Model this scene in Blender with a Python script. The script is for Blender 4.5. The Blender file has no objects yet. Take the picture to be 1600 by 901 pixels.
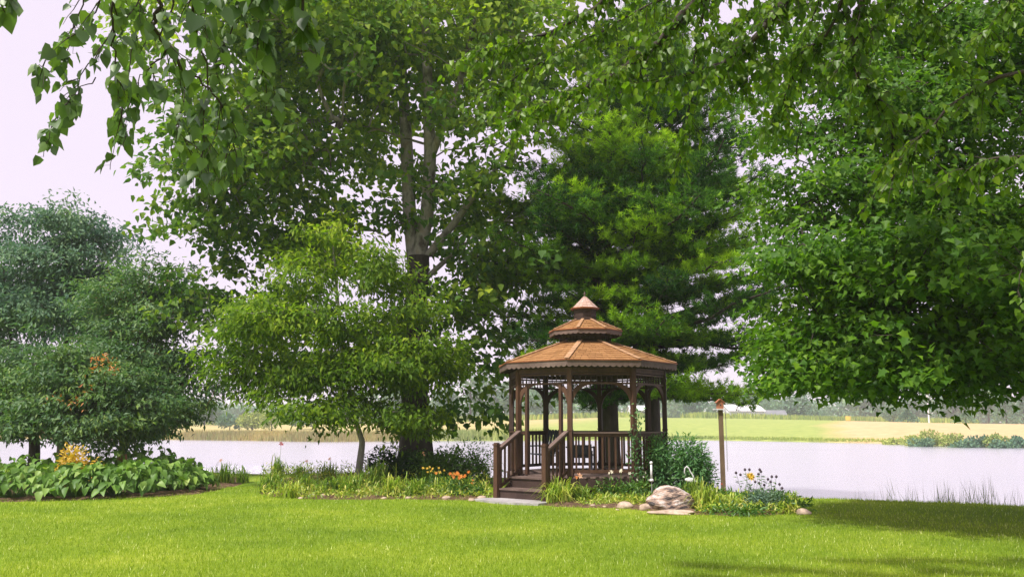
import bpy, math, random
import numpy as np
from mathutils import Vector, Matrix

random.seed(7)
RNG = np.random.default_rng(7)
C = bpy.context.scene.collection
SC = bpy.context.scene
R = math.radians

# ------------------------------------------------------------------ camera, world, sun, exposure
F = 1333.0
PITCH = math.atan2(210.5, F)
CAM = np.array([0.0, 0.0, 1.6])
cam_d = bpy.data.cameras.new('camera')
cam_d.lens = 36 * F / 1600
cam_d.sensor_width = 36
cam_d.clip_start = 0.05
cam_d.clip_end = 6000
cam = bpy.data.objects.new('camera', cam_d)
C.objects.link(cam)
cam.location = CAM
cam.rotation_euler = (math.pi / 2 + PITCH, 0, 0)
SC.camera = cam

SUN_AZ = Vector((-0.46, -0.44, 1.0)).normalized()      # direction towards the sun
w = bpy.data.worlds.new('World')
SC.world = w
w.use_nodes = True
nt = w.node_tree
nt.nodes.clear()
out = nt.nodes.new('ShaderNodeOutputWorld')
sky = nt.nodes.new('ShaderNodeTexSky')
sky.sky_type = 'NISHITA'
sky.sun_disc = False
sky.sun_elevation = math.asin(SUN_AZ.z)
sky.sun_rotation = math.atan2(SUN_AZ.x, SUN_AZ.y)
sky.air_density = 1.5
sky.dust_density = 4.0
bg = nt.nodes.new('ShaderNodeBackground')
bg.inputs['Strength'].default_value = 0.08
nt.links.new(sky.outputs[0], bg.inputs['Color'])
veil = nt.nodes.new('ShaderNodeBackground')               # thin bright overcast in front of the blue
veil.inputs['Color'].default_value = (0.955, 0.835, 0.99, 1)
veil.inputs['Strength'].default_value = 0.79
mixw = nt.nodes.new('ShaderNodeMixShader')
mixw.inputs[0].default_value = 0.93
nt.links.new(bg.outputs[0], mixw.inputs[1])
nt.links.new(veil.outputs[0], mixw.inputs[2])
nt.links.new(mixw.outputs[0], out.inputs['Surface'])

sun_d = bpy.data.lights.new('sun', 'SUN')
sun_d.energy = 4.8
sun_d.angle = R(3.0)
sun_d.color = (1.0, 0.95, 0.86)
sun = bpy.data.objects.new('sun', sun_d)
C.objects.link(sun)
sun.location = (0, 0, 40)
sun.rotation_euler = SUN_AZ.to_track_quat('Z', 'Y').to_euler()

SC.view_settings.view_transform = 'Standard'
SC.view_settings.look = 'None'
SC.view_settings.exposure = 0.40
SC.view_settings.gamma = 1.0
SC.render.engine = 'CYCLES'
SC.cycles.max_bounces = 7
SC.cycles.diffuse_bounces = 3
SC.cycles.glossy_bounces = 2
SC.cycles.transmission_bounces = 4
SC.cycles.volume_bounces = 2
SC.cycles.use_adaptive_sampling = True
SC.cycles.adaptive_threshold = 0.008
try:
    SC.cycles.use_denoising = True
    SC.cycles.denoising_prefilter = 'NONE'
    SC.cycles.denoiser = 'OPENIMAGEDENOISE'
except Exception:
    pass


# ------------------------------------------------------------------ layout helpers
def at(px, py, D):
    """world point seen at photo pixel px,py when it stands D metres ahead"""
    rx = (px - 800) / F
    ru = (450.5 - py) / F
    d = np.array([rx, math.cos(PITCH) - ru * math.sin(PITCH), math.sin(PITCH) + ru * math.cos(PITCH)])
    return CAM + d * (D / d[1])


def on_ground(px, py, z=0.0):
    rx = (px - 800) / F
    ru = (450.5 - py) / F
    d = np.array([rx, math.cos(PITCH) - ru * math.sin(PITCH), math.sin(PITCH) + ru * math.cos(PITCH)])
    return CAM + d * ((z - CAM[2]) / d[2])


def unit(v):
    v = np.asarray(v, float)
    n = np.linalg.norm(v, axis=-1, keepdims=True)
    return v / np.where(n < 1e-9, 1, n)


# ------------------------------------------------------------------ materials
def new_mat(name):
    m = bpy.data.materials.new(name)
    m.use_nodes = True
    n = m.node_tree
    n.nodes.clear()
    o = n.nodes.new('ShaderNodeOutputMaterial')
    return m, n, o


def noise(n, scale, detail=4, rough=0.55, vec=None, dist=0.0):
    t = n.nodes.new('ShaderNodeTexNoise')
    t.inputs['Scale'].default_value = scale
    t.inputs['Detail'].default_value = detail
    t.inputs['Roughness'].default_value = rough
    t.inputs['Distortion'].default_value = dist
    if vec is not None:
        n.links.new(vec, t.inputs['Vector'])
    return t.outputs['Fac']


def ramp(n, fac, stops):
    r = n.nodes.new('ShaderNodeValToRGB')
    e = r.color_ramp.elements
    while len(e) < len(stops):
        e.new(0.5)
    for k, (p, c) in enumerate(stops):
        e[k].position = p
        e[k].color = (*c, 1)
    n.links.new(fac, r.inputs[0])
    return r.outputs['Color']


def mixc(n, a, b, fac, mode='MIX'):
    x = n.nodes.new('ShaderNodeMix')
    x.data_type = 'RGBA'
    x.blend_type = mode
    if isinstance(fac, (int, float)):
        x.inputs[0].default_value = fac
    else:
        n.links.new(fac, x.inputs[0])
    for v, i in ((a, 6), (b, 7)):
        if isinstance(v, tuple):
            x.inputs[i].default_value = (*v, 1)
        else:
            n.links.new(v, x.inputs[i])
    return x.outputs[2]


def coords(n, scale=(1, 1, 1), kind='Object'):
    if kind == 'World':
        g = n.nodes.new('ShaderNodeNewGeometry')
        src = g.outputs['Position']
    else:
        g = n.nodes.new('ShaderNodeTexCoord')
        src = g.outputs[kind]
    mp = n.nodes.new('ShaderNodeMapping')
    mp.inputs['Scale'].default_value = scale
    n.links.new(src, mp.inputs['Vector'])
    return mp.outputs['Vector']


def leaf_mat(name, cols, trans=0.35, rough=0.45, spec=0.5, tcol=None, clump=0.6):
    """leaf: tint attribute runs through the colours, slow noise varies whole boughs"""
    m, n, o = new_mat(name)
    at_ = n.nodes.new('ShaderNodeAttribute')
    at_.attribute_name = 'tint'
    k = len(cols) - 1
    c = ramp(n, at_.outputs['Fac'], [(i / max(1, k), cols[i]) for i in range(k + 1)])
    v = coords(n, kind='World')
    nz = noise(n, clump, 2, 0.5, v)
    c = mixc(n, c, ramp(n, nz, [(0.3, (0.72, 0.78, 0.8)), (0.7, (1.25, 1.18, 0.95))]), 1.0, 'MULTIPLY')
    p = n.nodes.new('ShaderNodeBsdfPrincipled')
    n.links.new(c, p.inputs['Base Color'])
    p.inputs['Roughness'].default_value = rough
    p.inputs['Specular IOR Level'].default_value = spec
    t = n.nodes.new('ShaderNodeBsdfTranslucent')
    n.links.new(mixc(n, c, tcol or (1.5, 1.7, 0.6), 1.0, 'MULTIPLY'), t.inputs['Color'])
    mx = n.nodes.new('ShaderNodeMixShader')
    mx.inputs[0].default_value = trans
    n.links.new(p.outputs[0], mx.inputs[1])
    n.links.new(t.outputs[0], mx.inputs[2])
    n.links.new(mx.outputs[0], o.inputs['Surface'])
    return m


def surf_mat(name, c1, c2, scale=3.0, stretch=(1, 1, 1), rough=0.8, bump=0.3, spec=0.3, c3=None, kind='Object',
             fine=30.0, bdist=0.02, pos=(0.3, 0.7)):
    m, n, o = new_mat(name)
    v = coords(n, stretch, kind)
    a = noise(n, scale, 5, 0.6, v)
    st = [(pos[0], c1), (pos[1], c2)] if c3 is None else [(pos[0], c1), (0.5, c2), (pos[1], c3)]
    c = ramp(n, a, st)
    b = noise(n, fine, 4, 0.7, v)
    c = mixc(n, c, ramp(n, b, [(0.25, (0.7, 0.7, 0.7)), (0.75, (1.25, 1.25, 1.25))]), 0.8, 'MULTIPLY')
    p = n.nodes.new('ShaderNodeBsdfPrincipled')
    n.links.new(c, p.inputs['Base Color'])
    p.inputs['Roughness'].default_value = rough
    p.inputs['Specular IOR Level'].default_value = spec
    bp = n.nodes.new('ShaderNodeBump')
    bp.inputs['Strength'].default_value = bump
    bp.inputs['Distance'].default_value = bdist
    n.links.new(b, bp.inputs['Height'])
    n.links.new(bp.outputs[0], p.inputs['Normal'])
    n.links.new(p.outputs[0], o.inputs['Surface'])
    return m


M = {}
M['sycamore'] = leaf_mat('sycamore_leaf', [(.035, .095, .028), (.075, .165, .03), (.14, .24, .03), (.28, .37, .035)], .42, .55, .15)
M['birch'] = leaf_mat('young_tree_leaf', [(.065, .135, .016), (.12, .215, .02), (.21, .31, .025), (.36, .44, .045)], .46, .55, .15)
M['maple'] = leaf_mat('maple_leaf', [(.035, .095, .014), (.065, .16, .018), (.12, .235, .02), (.20, .34, .03)], .42, .5, .22)
M['linden'] = leaf_mat('heart_leaf', [(.05, .12, .012), (.085, .17, .014), (.12, .215, .015), (.18, .27, .015)], .50, .42, .35)
M['linden_flare'] = leaf_mat('heart_leaf_flare', [(.06, .10, .06), (.08, .145, .06), (.10, .18, .045), (.14, .23, .04)], .42, .45, .6)  # greyer, paler copy: lens flare veil put into the leaf colour
M['ash'] = leaf_mat('ash_leaf', [(.055, .12, .065), (.085, .17, .075), (.13, .225, .065), (.20, .29, .055)], .33, .5, .3, tcol=(1.2, 1.5, .9))  # bluish glare over the left trees put into the leaf colour
M['ash_far'] = leaf_mat('ash_far_leaf', [(.065, .14, .11), (.095, .185, .13), (.13, .23, .13), (.17, .27, .10)], .33, .5, .3, tcol=(1.1, 1.3, 1.0))  # bluer still: glare and haze put into the leaf colour
M['autumn'] = leaf_mat('autumn_leaf', [(.45, .12, .03), (.5, .2, .05), (.42, .22, .06)], .3)
M['golden'] = leaf_mat('golden_leaf', [(.45, .25, .02), (.62, .42, .04), (.7, .5, .1)], .3)
M['needle'] = leaf_mat('pine_needle', [(.014, .05, .018), (.06, .16, .02), (.18, .34, .02), (.32, .50, .025)], .34, .7, .08, clump=.8)
M['hosta'] = leaf_mat('hosta_leaf', [(.06, .14, .025), (.10, .21, .035), (.16, .29, .055), (.28, .40, .12)], .28, .48, .3, clump=1.6)
M['strap'] = leaf_mat('daylily_leaf', [(.07, .15, .018), (.12, .23, .024), (.21, .32, .035), (.42, .42, .12)], .3, clump=2.0)
M['strap_yellow'] = leaf_mat('yellow_strap_leaf', [(.14, .25, .025), (.24, .36, .04), (.40, .46, .07), (.62, .56, .2)], .3, clump=2.0)
M['herb'] = leaf_mat('perennial_leaf', [(.04, .11, .02), (.07, .17, .025), (.12, .22, .03)], .3, clump=2.0)
M['darkshrub'] = leaf_mat('dark_shrub_leaf', [(.015, .05, .02), (.025, .075, .025), (.04, .10, .03)], .25, .5, .3, clump=1.5)
M['feather'] = leaf_mat('feathery_leaf', [(.06, .16, .075), (.11, .25, .105), (.19, .33, .15)], .38, .55, .2, clump=2.0)
M['silver'] = leaf_mat('silver_leaf', [(.10, .18, .14), (.15, .23, .18), (.09, .17, .12)], .15, .7, .2, clump=3)
M['bluegray'] = leaf_mat('grey_leaf', [(.12, .17, .13), (.2, .25, .21), (.28, .32, .3)], .2, .6, .3, clump=3)
M['grass'] = leaf_mat('grass_blade', [(.14, .24, .02), (.22, .32, .025), (.36, .45, .045), (.82, .84, .5)], .35, .6, .1, clump=.35)
M['reed'] = leaf_mat('reed_leaf', [(.07, .11, .04), (.12, .17, .05), (.22, .24, .09)], .2, .6, .2, clump=1)
M['farleaf'] = leaf_mat('far_leaf', [(.10, .18, .14), (.14, .24, .17), (.20, .31, .18)], .2, .7, .1, clump=.06)  # pale and bluish: distance haze put into the leaf colour
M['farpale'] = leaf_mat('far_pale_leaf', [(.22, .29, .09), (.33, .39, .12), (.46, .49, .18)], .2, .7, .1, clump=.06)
M['corn'] = leaf_mat('corn_leaf', [(.18, .26, .05), (.28, .36, .07), (.42, .44, .12)], .2, .7, .1, clump=.05)
M['tanreed'] = leaf_mat('dry_reed', [(.30, .24, .12), (.42, .33, .16), (.30, .34, .14)], .2, .8, .1, clump=.1)

M['bark'] = surf_mat('grey_brown_bark', (.10, .085, .07), (.2, .175, .145), 4, (1, 1, .25), .9, .8, .2, fine=22)
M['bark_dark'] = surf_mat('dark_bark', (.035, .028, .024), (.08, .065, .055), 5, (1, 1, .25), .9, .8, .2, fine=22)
M['bark_syc'] = surf_mat('mottled_bark', (.09, .075, .062), (.30, .28, .25), 3.2, (1, 1, .5), .85, .5, .2, c3=(.24, .2, .15), fine=14, pos=(.36, .66))
M['bark_white'] = surf_mat('pale_smooth_bark', (.3, .28, .25), (.5, .48, .44), 4, (1, 1, 3), .8, .4, .3, fine=18)
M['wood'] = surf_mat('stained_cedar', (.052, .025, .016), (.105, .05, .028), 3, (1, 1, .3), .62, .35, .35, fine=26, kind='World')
M['wood_shaded'] = surf_mat('shaded_dark_cedar', (.035, .020, .017), (.07, .042, .034), 3, (1, 1, .3), .7, .35, .3, fine=26, kind='World')  # darker cedar copy: shade on rear and recessed parts put into the colour
M['wood_grey'] = surf_mat('weathered_grey_board', (.10, .066, .056), (.18, .125, .108), 3, (1, 1, 1), .7, .3, .3, fine=20, kind='World')
M['wood_red'] = surf_mat('red_edge_board', (.22, .07, .03), (.33, .12, .05), 3, (1, 1, 1), .6, .3, .3, fine=20, kind='World')
M['chair_wood'] = surf_mat('dark_painted_wood', (.02, .022, .03), (.04, .042, .055), 6, (1, 1, 1), .5, .2, .4)
M['stone'] = surf_mat('banded_boulder', (.10, .085, .09), (.55, .38, .30), 3.2, (1, .9, 3.2), .85, .9, .3, c3=(.66, .60, .58), fine=13, bdist=.08, pos=(.40, .58))
M['pebble'] = surf_mat('pale_stone', (.32, .23, .17), (.6, .47, .38), 5, (1, 1, 1), .85, .5, .3, fine=24)
M['slab'] = surf_mat('grey_slab', (.28, .26, .27), (.46, .43, .44), 3, (1, 1, 1), .8, .4, .3, fine=26, kind='World')
M['mulch'] = surf_mat('bark_mulch', (.07, .042, .028), (.22, .14, .09), 9, (1, 1, 1), .95, 1.0, .1, fine=60, kind='World')
M['white'] = surf_mat('white_painted_metal', (.62, .6, .62), (.82, .8, .82), 6, (1, 1, 1), .45, .1, .5)
M['postwood'] = surf_mat('feeder_post_wood', (.12, .08, .05), (.27, .19, .12), 3, (1, 1, .2), .85, .5, .2, fine=24)
M['feeder_red'] = surf_mat('orange_red_painted_wood', (.30, .11, .06), (.46, .2, .11), 5, (1, 1, 1), .6, .2, .4)
M['chain'] = surf_mat('dull_steel', (.2, .2, .22), (.35, .35, .37), 8, (1, 1, 1), .4, .1, .5)
M['barn'] = surf_mat('white_sheet_metal', (.72, .70, .74), (.82, .80, .84), .5, (1, 1, 1), .6, .1, .3, kind='World')
M['barnroof'] = surf_mat('pale_barn_roof', (.7, .68, .72), (.8, .78, .82), .5, (1, 1, 1), .5, .1, .3, kind='World')
M['darkroof'] = surf_mat('grey_shingle_roof', (.14, .14, .16), (.22, .22, .24), .5, (1, 1, 1), .8, .1, .2, kind='World')
M['opening'] = surf_mat('dark_opening', (.04, .04, .05), (.07, .07, .08), .5, (1, 1, 1), .5, .1, .3, kind='World')
M['petal_orange'] = leaf_mat('orange_petal', [(.75, .2, .04), (.85, .32, .08), (.9, .42, .12)], .35)
M['petal_peach'] = leaf_mat('peach_petal', [(.85, .45, .32), (.9, .6, .42)], .35, tcol=(1.1, 1.1, 1))
M['petal_red'] = leaf_mat('red_petal', [(.65, .05, .03), (.8, .1, .05)], .3, tcol=(1.1, 1, 1))
M['petal_yellow'] = leaf_mat('yellow_petal', [(.85, .55, .06), (.95, .72, .15)], .35, tcol=(1.1, 1.1, 1))
M['petal_white'] = leaf_mat('cream_petal', [(.8, .78, .68), (.88, .85, .8)], .3, tcol=(1, 1, 1))
M['seed'] = surf_mat('seed_head', (.06, .045, .06), (.12, .09, .11), 9, (1, 1, 1), .9, .5, .1)


def shingle_mat(name, cols):
    m, n, o = new_mat(name)
    a = n.nodes.new('ShaderNodeAttribute')
    a.attribute_name = 'tint'
    oi = n.nodes.new('ShaderNodeObjectInfo')
    s = n.nodes.new('ShaderNodeMath')
    s.operation = 'ADD'
    n.links.new(a.outputs['Fac'], s.inputs[0])
    n.links.new(oi.outputs['Random'], s.inputs[1])
    fr = n.nodes.new('ShaderNodeMath')
    fr.operation = 'FRACT'
    n.links.new(s.outputs[0], fr.inputs[0])
    c = ramp(n, fr.outputs[0], [(i / (len(cols) - 1), cols[i]) for i in range(len(cols))])
    v = coords(n, (1, 1, 1), 'World')
    b = noise(n, 26, 4, .7, v)
    c = mixc(n, c, ramp(n, b, [(.25, (.72, .72, .72)), (.75, (1.25, 1.25, 1.25))]), .8, 'MULTIPLY')
    p = n.nodes.new('ShaderNodeBsdfPrincipled')
    n.links.new(c, p.inputs['Base Color'])
    p.inputs['Roughness'].default_value = .75
    p.inputs['Specular IOR Level'].default_value = .25
    n.links.new(p.outputs[0], o.inputs['Surface'])
    return m


M['shingle'] = shingle_mat('cedar_shingle', [(.25, .125, .048), (.30, .15, .06), (.34, .175, .07), (.275, .135, .052)])
M['shingle_pale'] = shingle_mat('weathered_shingle', [(.42, .28, .22), (.5, .34, .29), (.55, .4, .36), (.46, .28, .22)])


# ------------------------------------------------------------------ object helpers
def tag(o, label=None, cat=None, group=None, kind=None):
    if label: o['label'] = label
    if cat: o['category'] = cat
    if group: o['group'] = group
    if kind: o['kind'] = kind
    return o


ROOTLOC = {}


def thing(name, label, cat, loc, group=None, kind=None):
    o = bpy.data.objects.new(name, None)
    o.empty_display_size = .2
    C.objects.link(o)
    o.location = tuple(float(v) for v in loc)
    ROOTLOC[o.name] = np.array(loc, float)
    return tag(o, label, cat, group, kind)


def root_of(o):
    while o.parent is not None:
        o = o.parent
    return o


def raw_mesh(name, V, T, tint=None, tint_face=None, smooth=False):
    """V (n,3); T (m,3) or (m,4) ints"""
    V = np.ascontiguousarray(V, dtype=np.float32)
    T = np.ascontiguousarray(T, dtype=np.int32)
    me = bpy.data.meshes.new(name)
    me.vertices.add(len(V))
    me.vertices.foreach_set('co', V.ravel())
    k = T.shape[1]
    me.loops.add(T.size)
    me.loops.foreach_set('vertex_index', T.ravel())
    me.polygons.add(len(T))
    me.polygons.foreach_set('loop_start', np.arange(0, T.size, k, dtype=np.int32))
    me.polygons.foreach_set('loop_total', np.full(len(T), k, dtype=np.int32))
    if smooth:
        me.polygons.foreach_set('use_smooth', np.ones(len(T), dtype=bool))
    me.update(calc_edges=True)
    if tint is not None:
        a = me.attributes.new('tint', 'FLOAT', 'POINT')
        a.data.foreach_set('value', np.ascontiguousarray(tint, dtype=np.float32))
    return me


def mesh_obj(name, V, T, mat, parent=None, tint=None, smooth=False, kind=None):
    V = np.asarray(V, float)
    if parent is not None:
        r = root_of(parent)
        V = V - ROOTLOC.get(r.name, np.zeros(3))
    me = raw_mesh(name, V, T, tint, smooth=smooth)
    me.materials.append(mat)
    o = bpy.data.objects.new(name, me)
    C.objects.link(o)
    if parent is not None:
        o.parent = parent
    if kind:
        o['kind'] = kind
    return o


class MB:
    """collects simple solids in world space; quads and tris go out as one mesh"""
    def __init__(s):
        s.v, s.f, s.t, s.tn = [], [], [], 0.5

    def add(s, V, Fc):
        b = len(s.v)
        s.v += [tuple(map(float, p)) for p in V]
        s.t += [s.tn] * len(V)
        s.f += [tuple(b + i for i in f) for f in Fc]

    def obox(s, c, ax, ay, az, sx, sy, sz):
        c = np.asarray(c, float); ax, ay, az = unit(ax) * sx / 2, unit(ay) * sy / 2, unit(az) * sz / 2
        V = [c + i * ax + j * ay + k * az for k in (-1, 1) for j in (-1, 1) for i in (-1, 1)]
        s.add(V, [(0, 2, 3, 1), (4, 5, 7, 6), (0, 1, 5, 4), (2, 6, 7, 3), (0, 4, 6, 2), (1, 3, 7, 5)])

    def box(s, c, sx, sy, sz):
        s.obox(c, (1, 0, 0), (0, 1, 0), (0, 0, 1), sx, sy, sz)

    def beam(s, A, B, wid, hei, up=(0, 0, 1)):
        A = np.asarray(A, float); B = np.asarray(B, float)
        d = unit(B - A); side = unit(np.cross(up, d)); u = np.cross(d, side)
        s.obox((A + B) / 2, d, side, u, np.linalg.norm(B - A), wid, hei)

    def tube(s, pts, rad, n=8, caps=True):
        pts = [np.asarray(p, float) for p in pts]
        if not hasattr(rad, '__len__'): rad = [rad] * len(pts)
        ref = np.array([0.31, 0.77, 0.2])
        rings = []
        for i, p in enumerate(pts):
            d = unit(pts[min(i + 1, len(pts) - 1)] - pts[max(i - 1, 0)])
            a = unit(np.cross(d, ref)); b = np.cross(d, a)
            rings.append([p + rad[i] * (math.cos(2 * math.pi * k / n) * a + math.sin(2 * math.pi * k / n) * b) for k in range(n)])
        V = [q for r_ in rings for q in r_]
        Fc = [(i * n + k, i * n + (k + 1) % n, (i + 1) * n + (k + 1) % n, (i + 1) * n + k) for i in range(len(pts) - 1) for k in range(n)]
        if caps:
            Fc.append(tuple(range(n))[::-1]); Fc.append(tuple((len(pts) - 1) * n + k for k in range(n)))
        s.add(V, Fc)

    def prism(s, poly, off):
        """poly: list of 3D points, extruded by off"""
        n = len(poly); off = np.asarray(off, float)
        V = [np.asarray(p, float) for p in poly] + [np.asarray(p, float) + off for p in poly]
        s.add(V, [tuple(range(n)), tuple(range(2 * n - 1, n - 1, -1))] + [(i, (i + 1) % n + 0, (i + 1) % n + n, i + n) for i in range(n)])

    def lathe(s, c, prof, n=10):
        c = np.asarray(c, float); V = []
        for r_, z in prof:
            V += [c + np.array([r_ * math.cos(2 * math.pi * k / n), r_ * math.sin(2 * math.pi * k / n), z]) for k in range(n)]
        Fc = [(i * n + k, i * n + (k + 1) % n, (i + 1) * n + (k + 1) % n, (i + 1) * n + k) for i in range(len(prof) - 1) for k in range(n)]
        s.add(V, Fc)

    def build(s, name, mat, parent=None, kind=None, smooth=False):
        V = np.array(s.v)
        if parent is not None:
            V = V - ROOTLOC.get(root_of(parent).name, np.zeros(3))
        me = bpy.data.meshes.new(name)
        me.from_pydata([tuple(p) for p in V], [], s.f)
        if smooth:
            me.polygons.foreach_set('use_smooth', np.ones(len(me.polygons), dtype=bool))
        a = me.attributes.new('tint', 'FLOAT', 'POINT')
        a.data.foreach_set('value', np.array(s.t, dtype=np.float32))
        me.materials.append(mat)
        o = bpy.data.objects.new(name, me)
        C.objects.link(o)
        if parent is not None: o.parent = parent
        if kind: o['kind'] = kind
        return o


def copy_obj(src, loc, parent, rot=None, scale=None, mesh=None):
    o = src.copy()
    C.objects.link(o)
    o.location = loc
    if rot is not None: o.rotation_euler = rot
    if scale is not None: o.scale = scale
    if mesh is not None: o.data = mesh
    o.parent = parent
    return o


# ------------------------------------------------------------------ leaf templates (x = towards tip, z = normal)
def fan_outline(pts, fold=0.0, curl=0.0):
    """outline points (x,y), fan from the petiole along the midrib"""
    V = [(0.42, 0, 0)]
    for x, y in pts:
        V.append((x, y, abs(y) * fold - curl * x * x))
    n = len(pts)
    T = [(0, 1 + i, 1 + (i + 1) % n) for i in range(n)]
    V[0] = (0.42, 0, -curl * .42 * .42)
    return np.array(V, float), np.array(T)


def sym(half):
    return half + [(x, -y) for x, y in reversed(half) if abs(y) > 1e-6]


LEAF = {
    'maple': fan_outline(sym([(0, 0), (-.05, .3), (.25, .26), (.38, .58), (.52, .30), (1, 0)]), .18, .15),
    'sycamore': fan_outline(sym([(0, 0), (.05, .38), (.42, .42), (.6, .22), (1, 0)]), .15, .15),
    'heart': fan_outline(sym([(.06, 0), (0, .2), (.22, .44), (.62, .32), (1.05, 0)]), .22, .2),
    'ovate': fan_outline(sym([(0, 0), (.3, .24), (.68, .2), (1, 0)]), .25, .25),
    'maple_c': (np.array([(0, 0, 0), (.2, .5, .09), (.5, .22, .03), (1, 0, -.15), (.5, -.22, .03), (.2, -.5, .09)], float), np.array([(0, 2, 1), (0, 3, 2), (0, 4, 3), (0, 5, 4)])),
    'sycamore_c': (np.array([(0, 0, 0), (.2, .42, .07), (.62, .26, .03), (1, 0, -.15), (.62, -.26, .03), (.2, -.42, .07)], float), np.array([(0, 2, 1), (0, 3, 2), (0, 4, 3), (0, 5, 4)])),
    'heart_c': (np.array([(0, 0, 0), (.12, .40, .08), (.6, .34, .03), (1.05, 0, -.2), (.6, -.34, .03), (.12, -.40, .08)], float), np.array([(0, 2, 1), (0, 3, 2), (0, 4, 3), (0, 5, 4)])),
    'broadlance': (np.array([(0, 0, 0), (.42, .21, .05), (1, 0, -.18), (.42, -.21, .05)], float), np.array([(0, 1, 2), (0, 2, 3)])),
    'lance': (np.array([(0, 0, 0), (.45, .15, .03), (1, 0, -.15), (.45, -.15, .03)], float), np.array([(0, 1, 2), (0, 2, 3)])),
    'hosta': fan_outline(sym([(0, 0), (.02, .22), (.3, .40), (.65, .30), (1.1, 0)]), .35, .45),
    'clump': (np.array([(0, 0, 0), (.5, .35, .1), (1, 0, 0), (.5, -.35, -.1)], float), np.array([(0, 1, 2), (0, 2, 3)])),
}


def frames(tipdir, normal):
    x = unit(tipdir)
    y = unit(np.cross(normal, x))
    z = np.cross(x, y)
    return x, y, z


def leaf_arrays(shape, pos, tipdir, normal, size, tint):
    V0, T0 = LEAF[shape]
    x, y, z = frames(tipdir, normal)
    n, k = len(pos), len(V0)
    V = (pos[:, None, :] + size[:, None, None] * (V0[None, :, 0:1] * x[:, None, :] + V0[None, :, 1:2] * y[:, None, :] + V0[None, :, 2:3] * z[:, None, :]))
    T = T0[None] + (np.arange(n) * k)[:, None, None]
    return V.reshape(-1, 3), T.reshape(-1, 3), np.repeat(tint, k)


LEAF_MESH = {}


def leaf_mesh(shape, mat, q):
    key = (shape, mat.name, q)
    if key not in LEAF_MESH:
        V0, T0 = LEAF[shape]
        me = raw_mesh('leaf', V0, T0, np.full(len(V0), q))
        me.materials.append(mat)
        LEAF_MESH[key] = me
    return LEAF_MESH[key]


def single_leaves(shape, mat, pos, tipdir, normal, size, tint, parent):
    base = ROOTLOC.get(root_of(parent).name, np.zeros(3))
    x, y, z = frames(tipdir, normal)
    for i in range(len(pos)):
        q = round(float(np.clip(tint[i], 0, 1)) * 6) / 6
        o = bpy.data.objects.new('leaf', leaf_mesh(shape, mat, q))
        s = float(size[i])
        m = Matrix(((x[i][0], y[i][0], z[i][0]), (x[i][1], y[i][1], z[i][1]), (x[i][2], y[i][2], z[i][2])))
        o.location = tuple(pos[i] - base)
        o.rotation_euler = m.to_euler()
        o.scale = (s, s, s)
        o.parent = parent
        C.objects.link(o)


def in_frame(P, margin=0.0):
    d = P - CAM
    z = d[:, 1] * math.cos(PITCH) + d[:, 2] * math.sin(PITCH)
    u = -d[:, 1] * math.sin(PITCH) + d[:, 2] * math.cos(PITCH)
    px = 800 + F * d[:, 0] / np.maximum(z, .01)
    py = 450.5 - F * u / np.maximum(z, .01)
    return (z > .2) & (px > -margin) & (px < 1600 + margin) & (py > -margin) & (py < 901 + margin)


def foliage(shape, mat, pos, tipdir, normal, size, tint, parent, n_single=300, name='crown'):
    """the nearest n_single leaves in view as parts of their own, the rest as one part"""
    d = np.linalg.norm(pos - CAM, axis=1) / size
    d = np.where(in_frame(pos), d, 1e9)
    idx = np.argsort(d)
    if n_single:
        s = idx[:n_single]
        s = s[d[s] < 1e8]
        single_leaves(shape, mat, pos[s], tipdir[s], normal[s], size[s], tint[s], parent)
        rest = np.setdiff1d(np.arange(len(pos)), s)
    else:
        rest = np.arange(len(pos))
    shape = shape + '_c' if shape + '_c' in LEAF else shape
    V, T, tn = leaf_arrays(shape, pos[rest], tipdir[rest], normal[rest], size[rest], tint[rest])
    return mesh_obj(name, V, T, mat, parent, tn, kind='stuff')


# ------------------------------------------------------------------ tree skeleton
def grow(trunks, tips, rng, sag=0.04, wob=0.07, axis_w=0.22):
    """trunks: list of (pts (n,3), radii). returns nodes, parent, is_trunk"""
    N, P, isT, dist = [], [], [], []
    for pts, rad, par in trunks:
        b = len(N)
        for i, p in enumerate(pts):
            N.append(np.array(p, float)); isT.append(True); dist.append(0.0)
            P.append(b + i - 1 if i else (par if par is not None else -1))
    nT = len(N)
    tipd = np.array([np.min(np.linalg.norm(np.array(N[:nT]) - t, axis=1)) for t in tips])
    cap = len(tips) * 3 + nT + 5
    A = np.zeros((cap, 3)); A[:nT] = N
    D = np.zeros(cap); PR = np.full(cap, -1); PR[:nT] = P
    n = nT
    ends = []
    for ti in np.argsort(tipd):
        t = tips[ti]
        v = t - A[:n]
        d = np.linalg.norm(v, axis=1)
        # limbs rise away from the trunk, so the foot of a limb sits below its tip
        low = np.where(np.arange(n) < nT, np.abs(v[:, 2] - .45 * np.linalg.norm(v[:, :2], axis=1)) * .5, 0)
        cost = d + axis_w * D[:n] + low
        j = int(np.argmin(cost))
        dj = d[j]
        prev = j
        steps = 2 if dj > .5 else 1
        for s_ in range(1, steps + 1):
            f = s_ / steps
            p = A[j] + (t - A[j]) * f
            if f < 1:
                p = p + rng.normal(0, wob, 3) * dj + np.array([0, 0, sag * dj])
            A[n] = p; PR[n] = prev; D[n] = D[prev] + np.linalg.norm(p - A[prev])
            prev = n; n += 1
        ends.append(prev)
    return A[:n], PR[:n], nT, np.array(ends)


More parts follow.
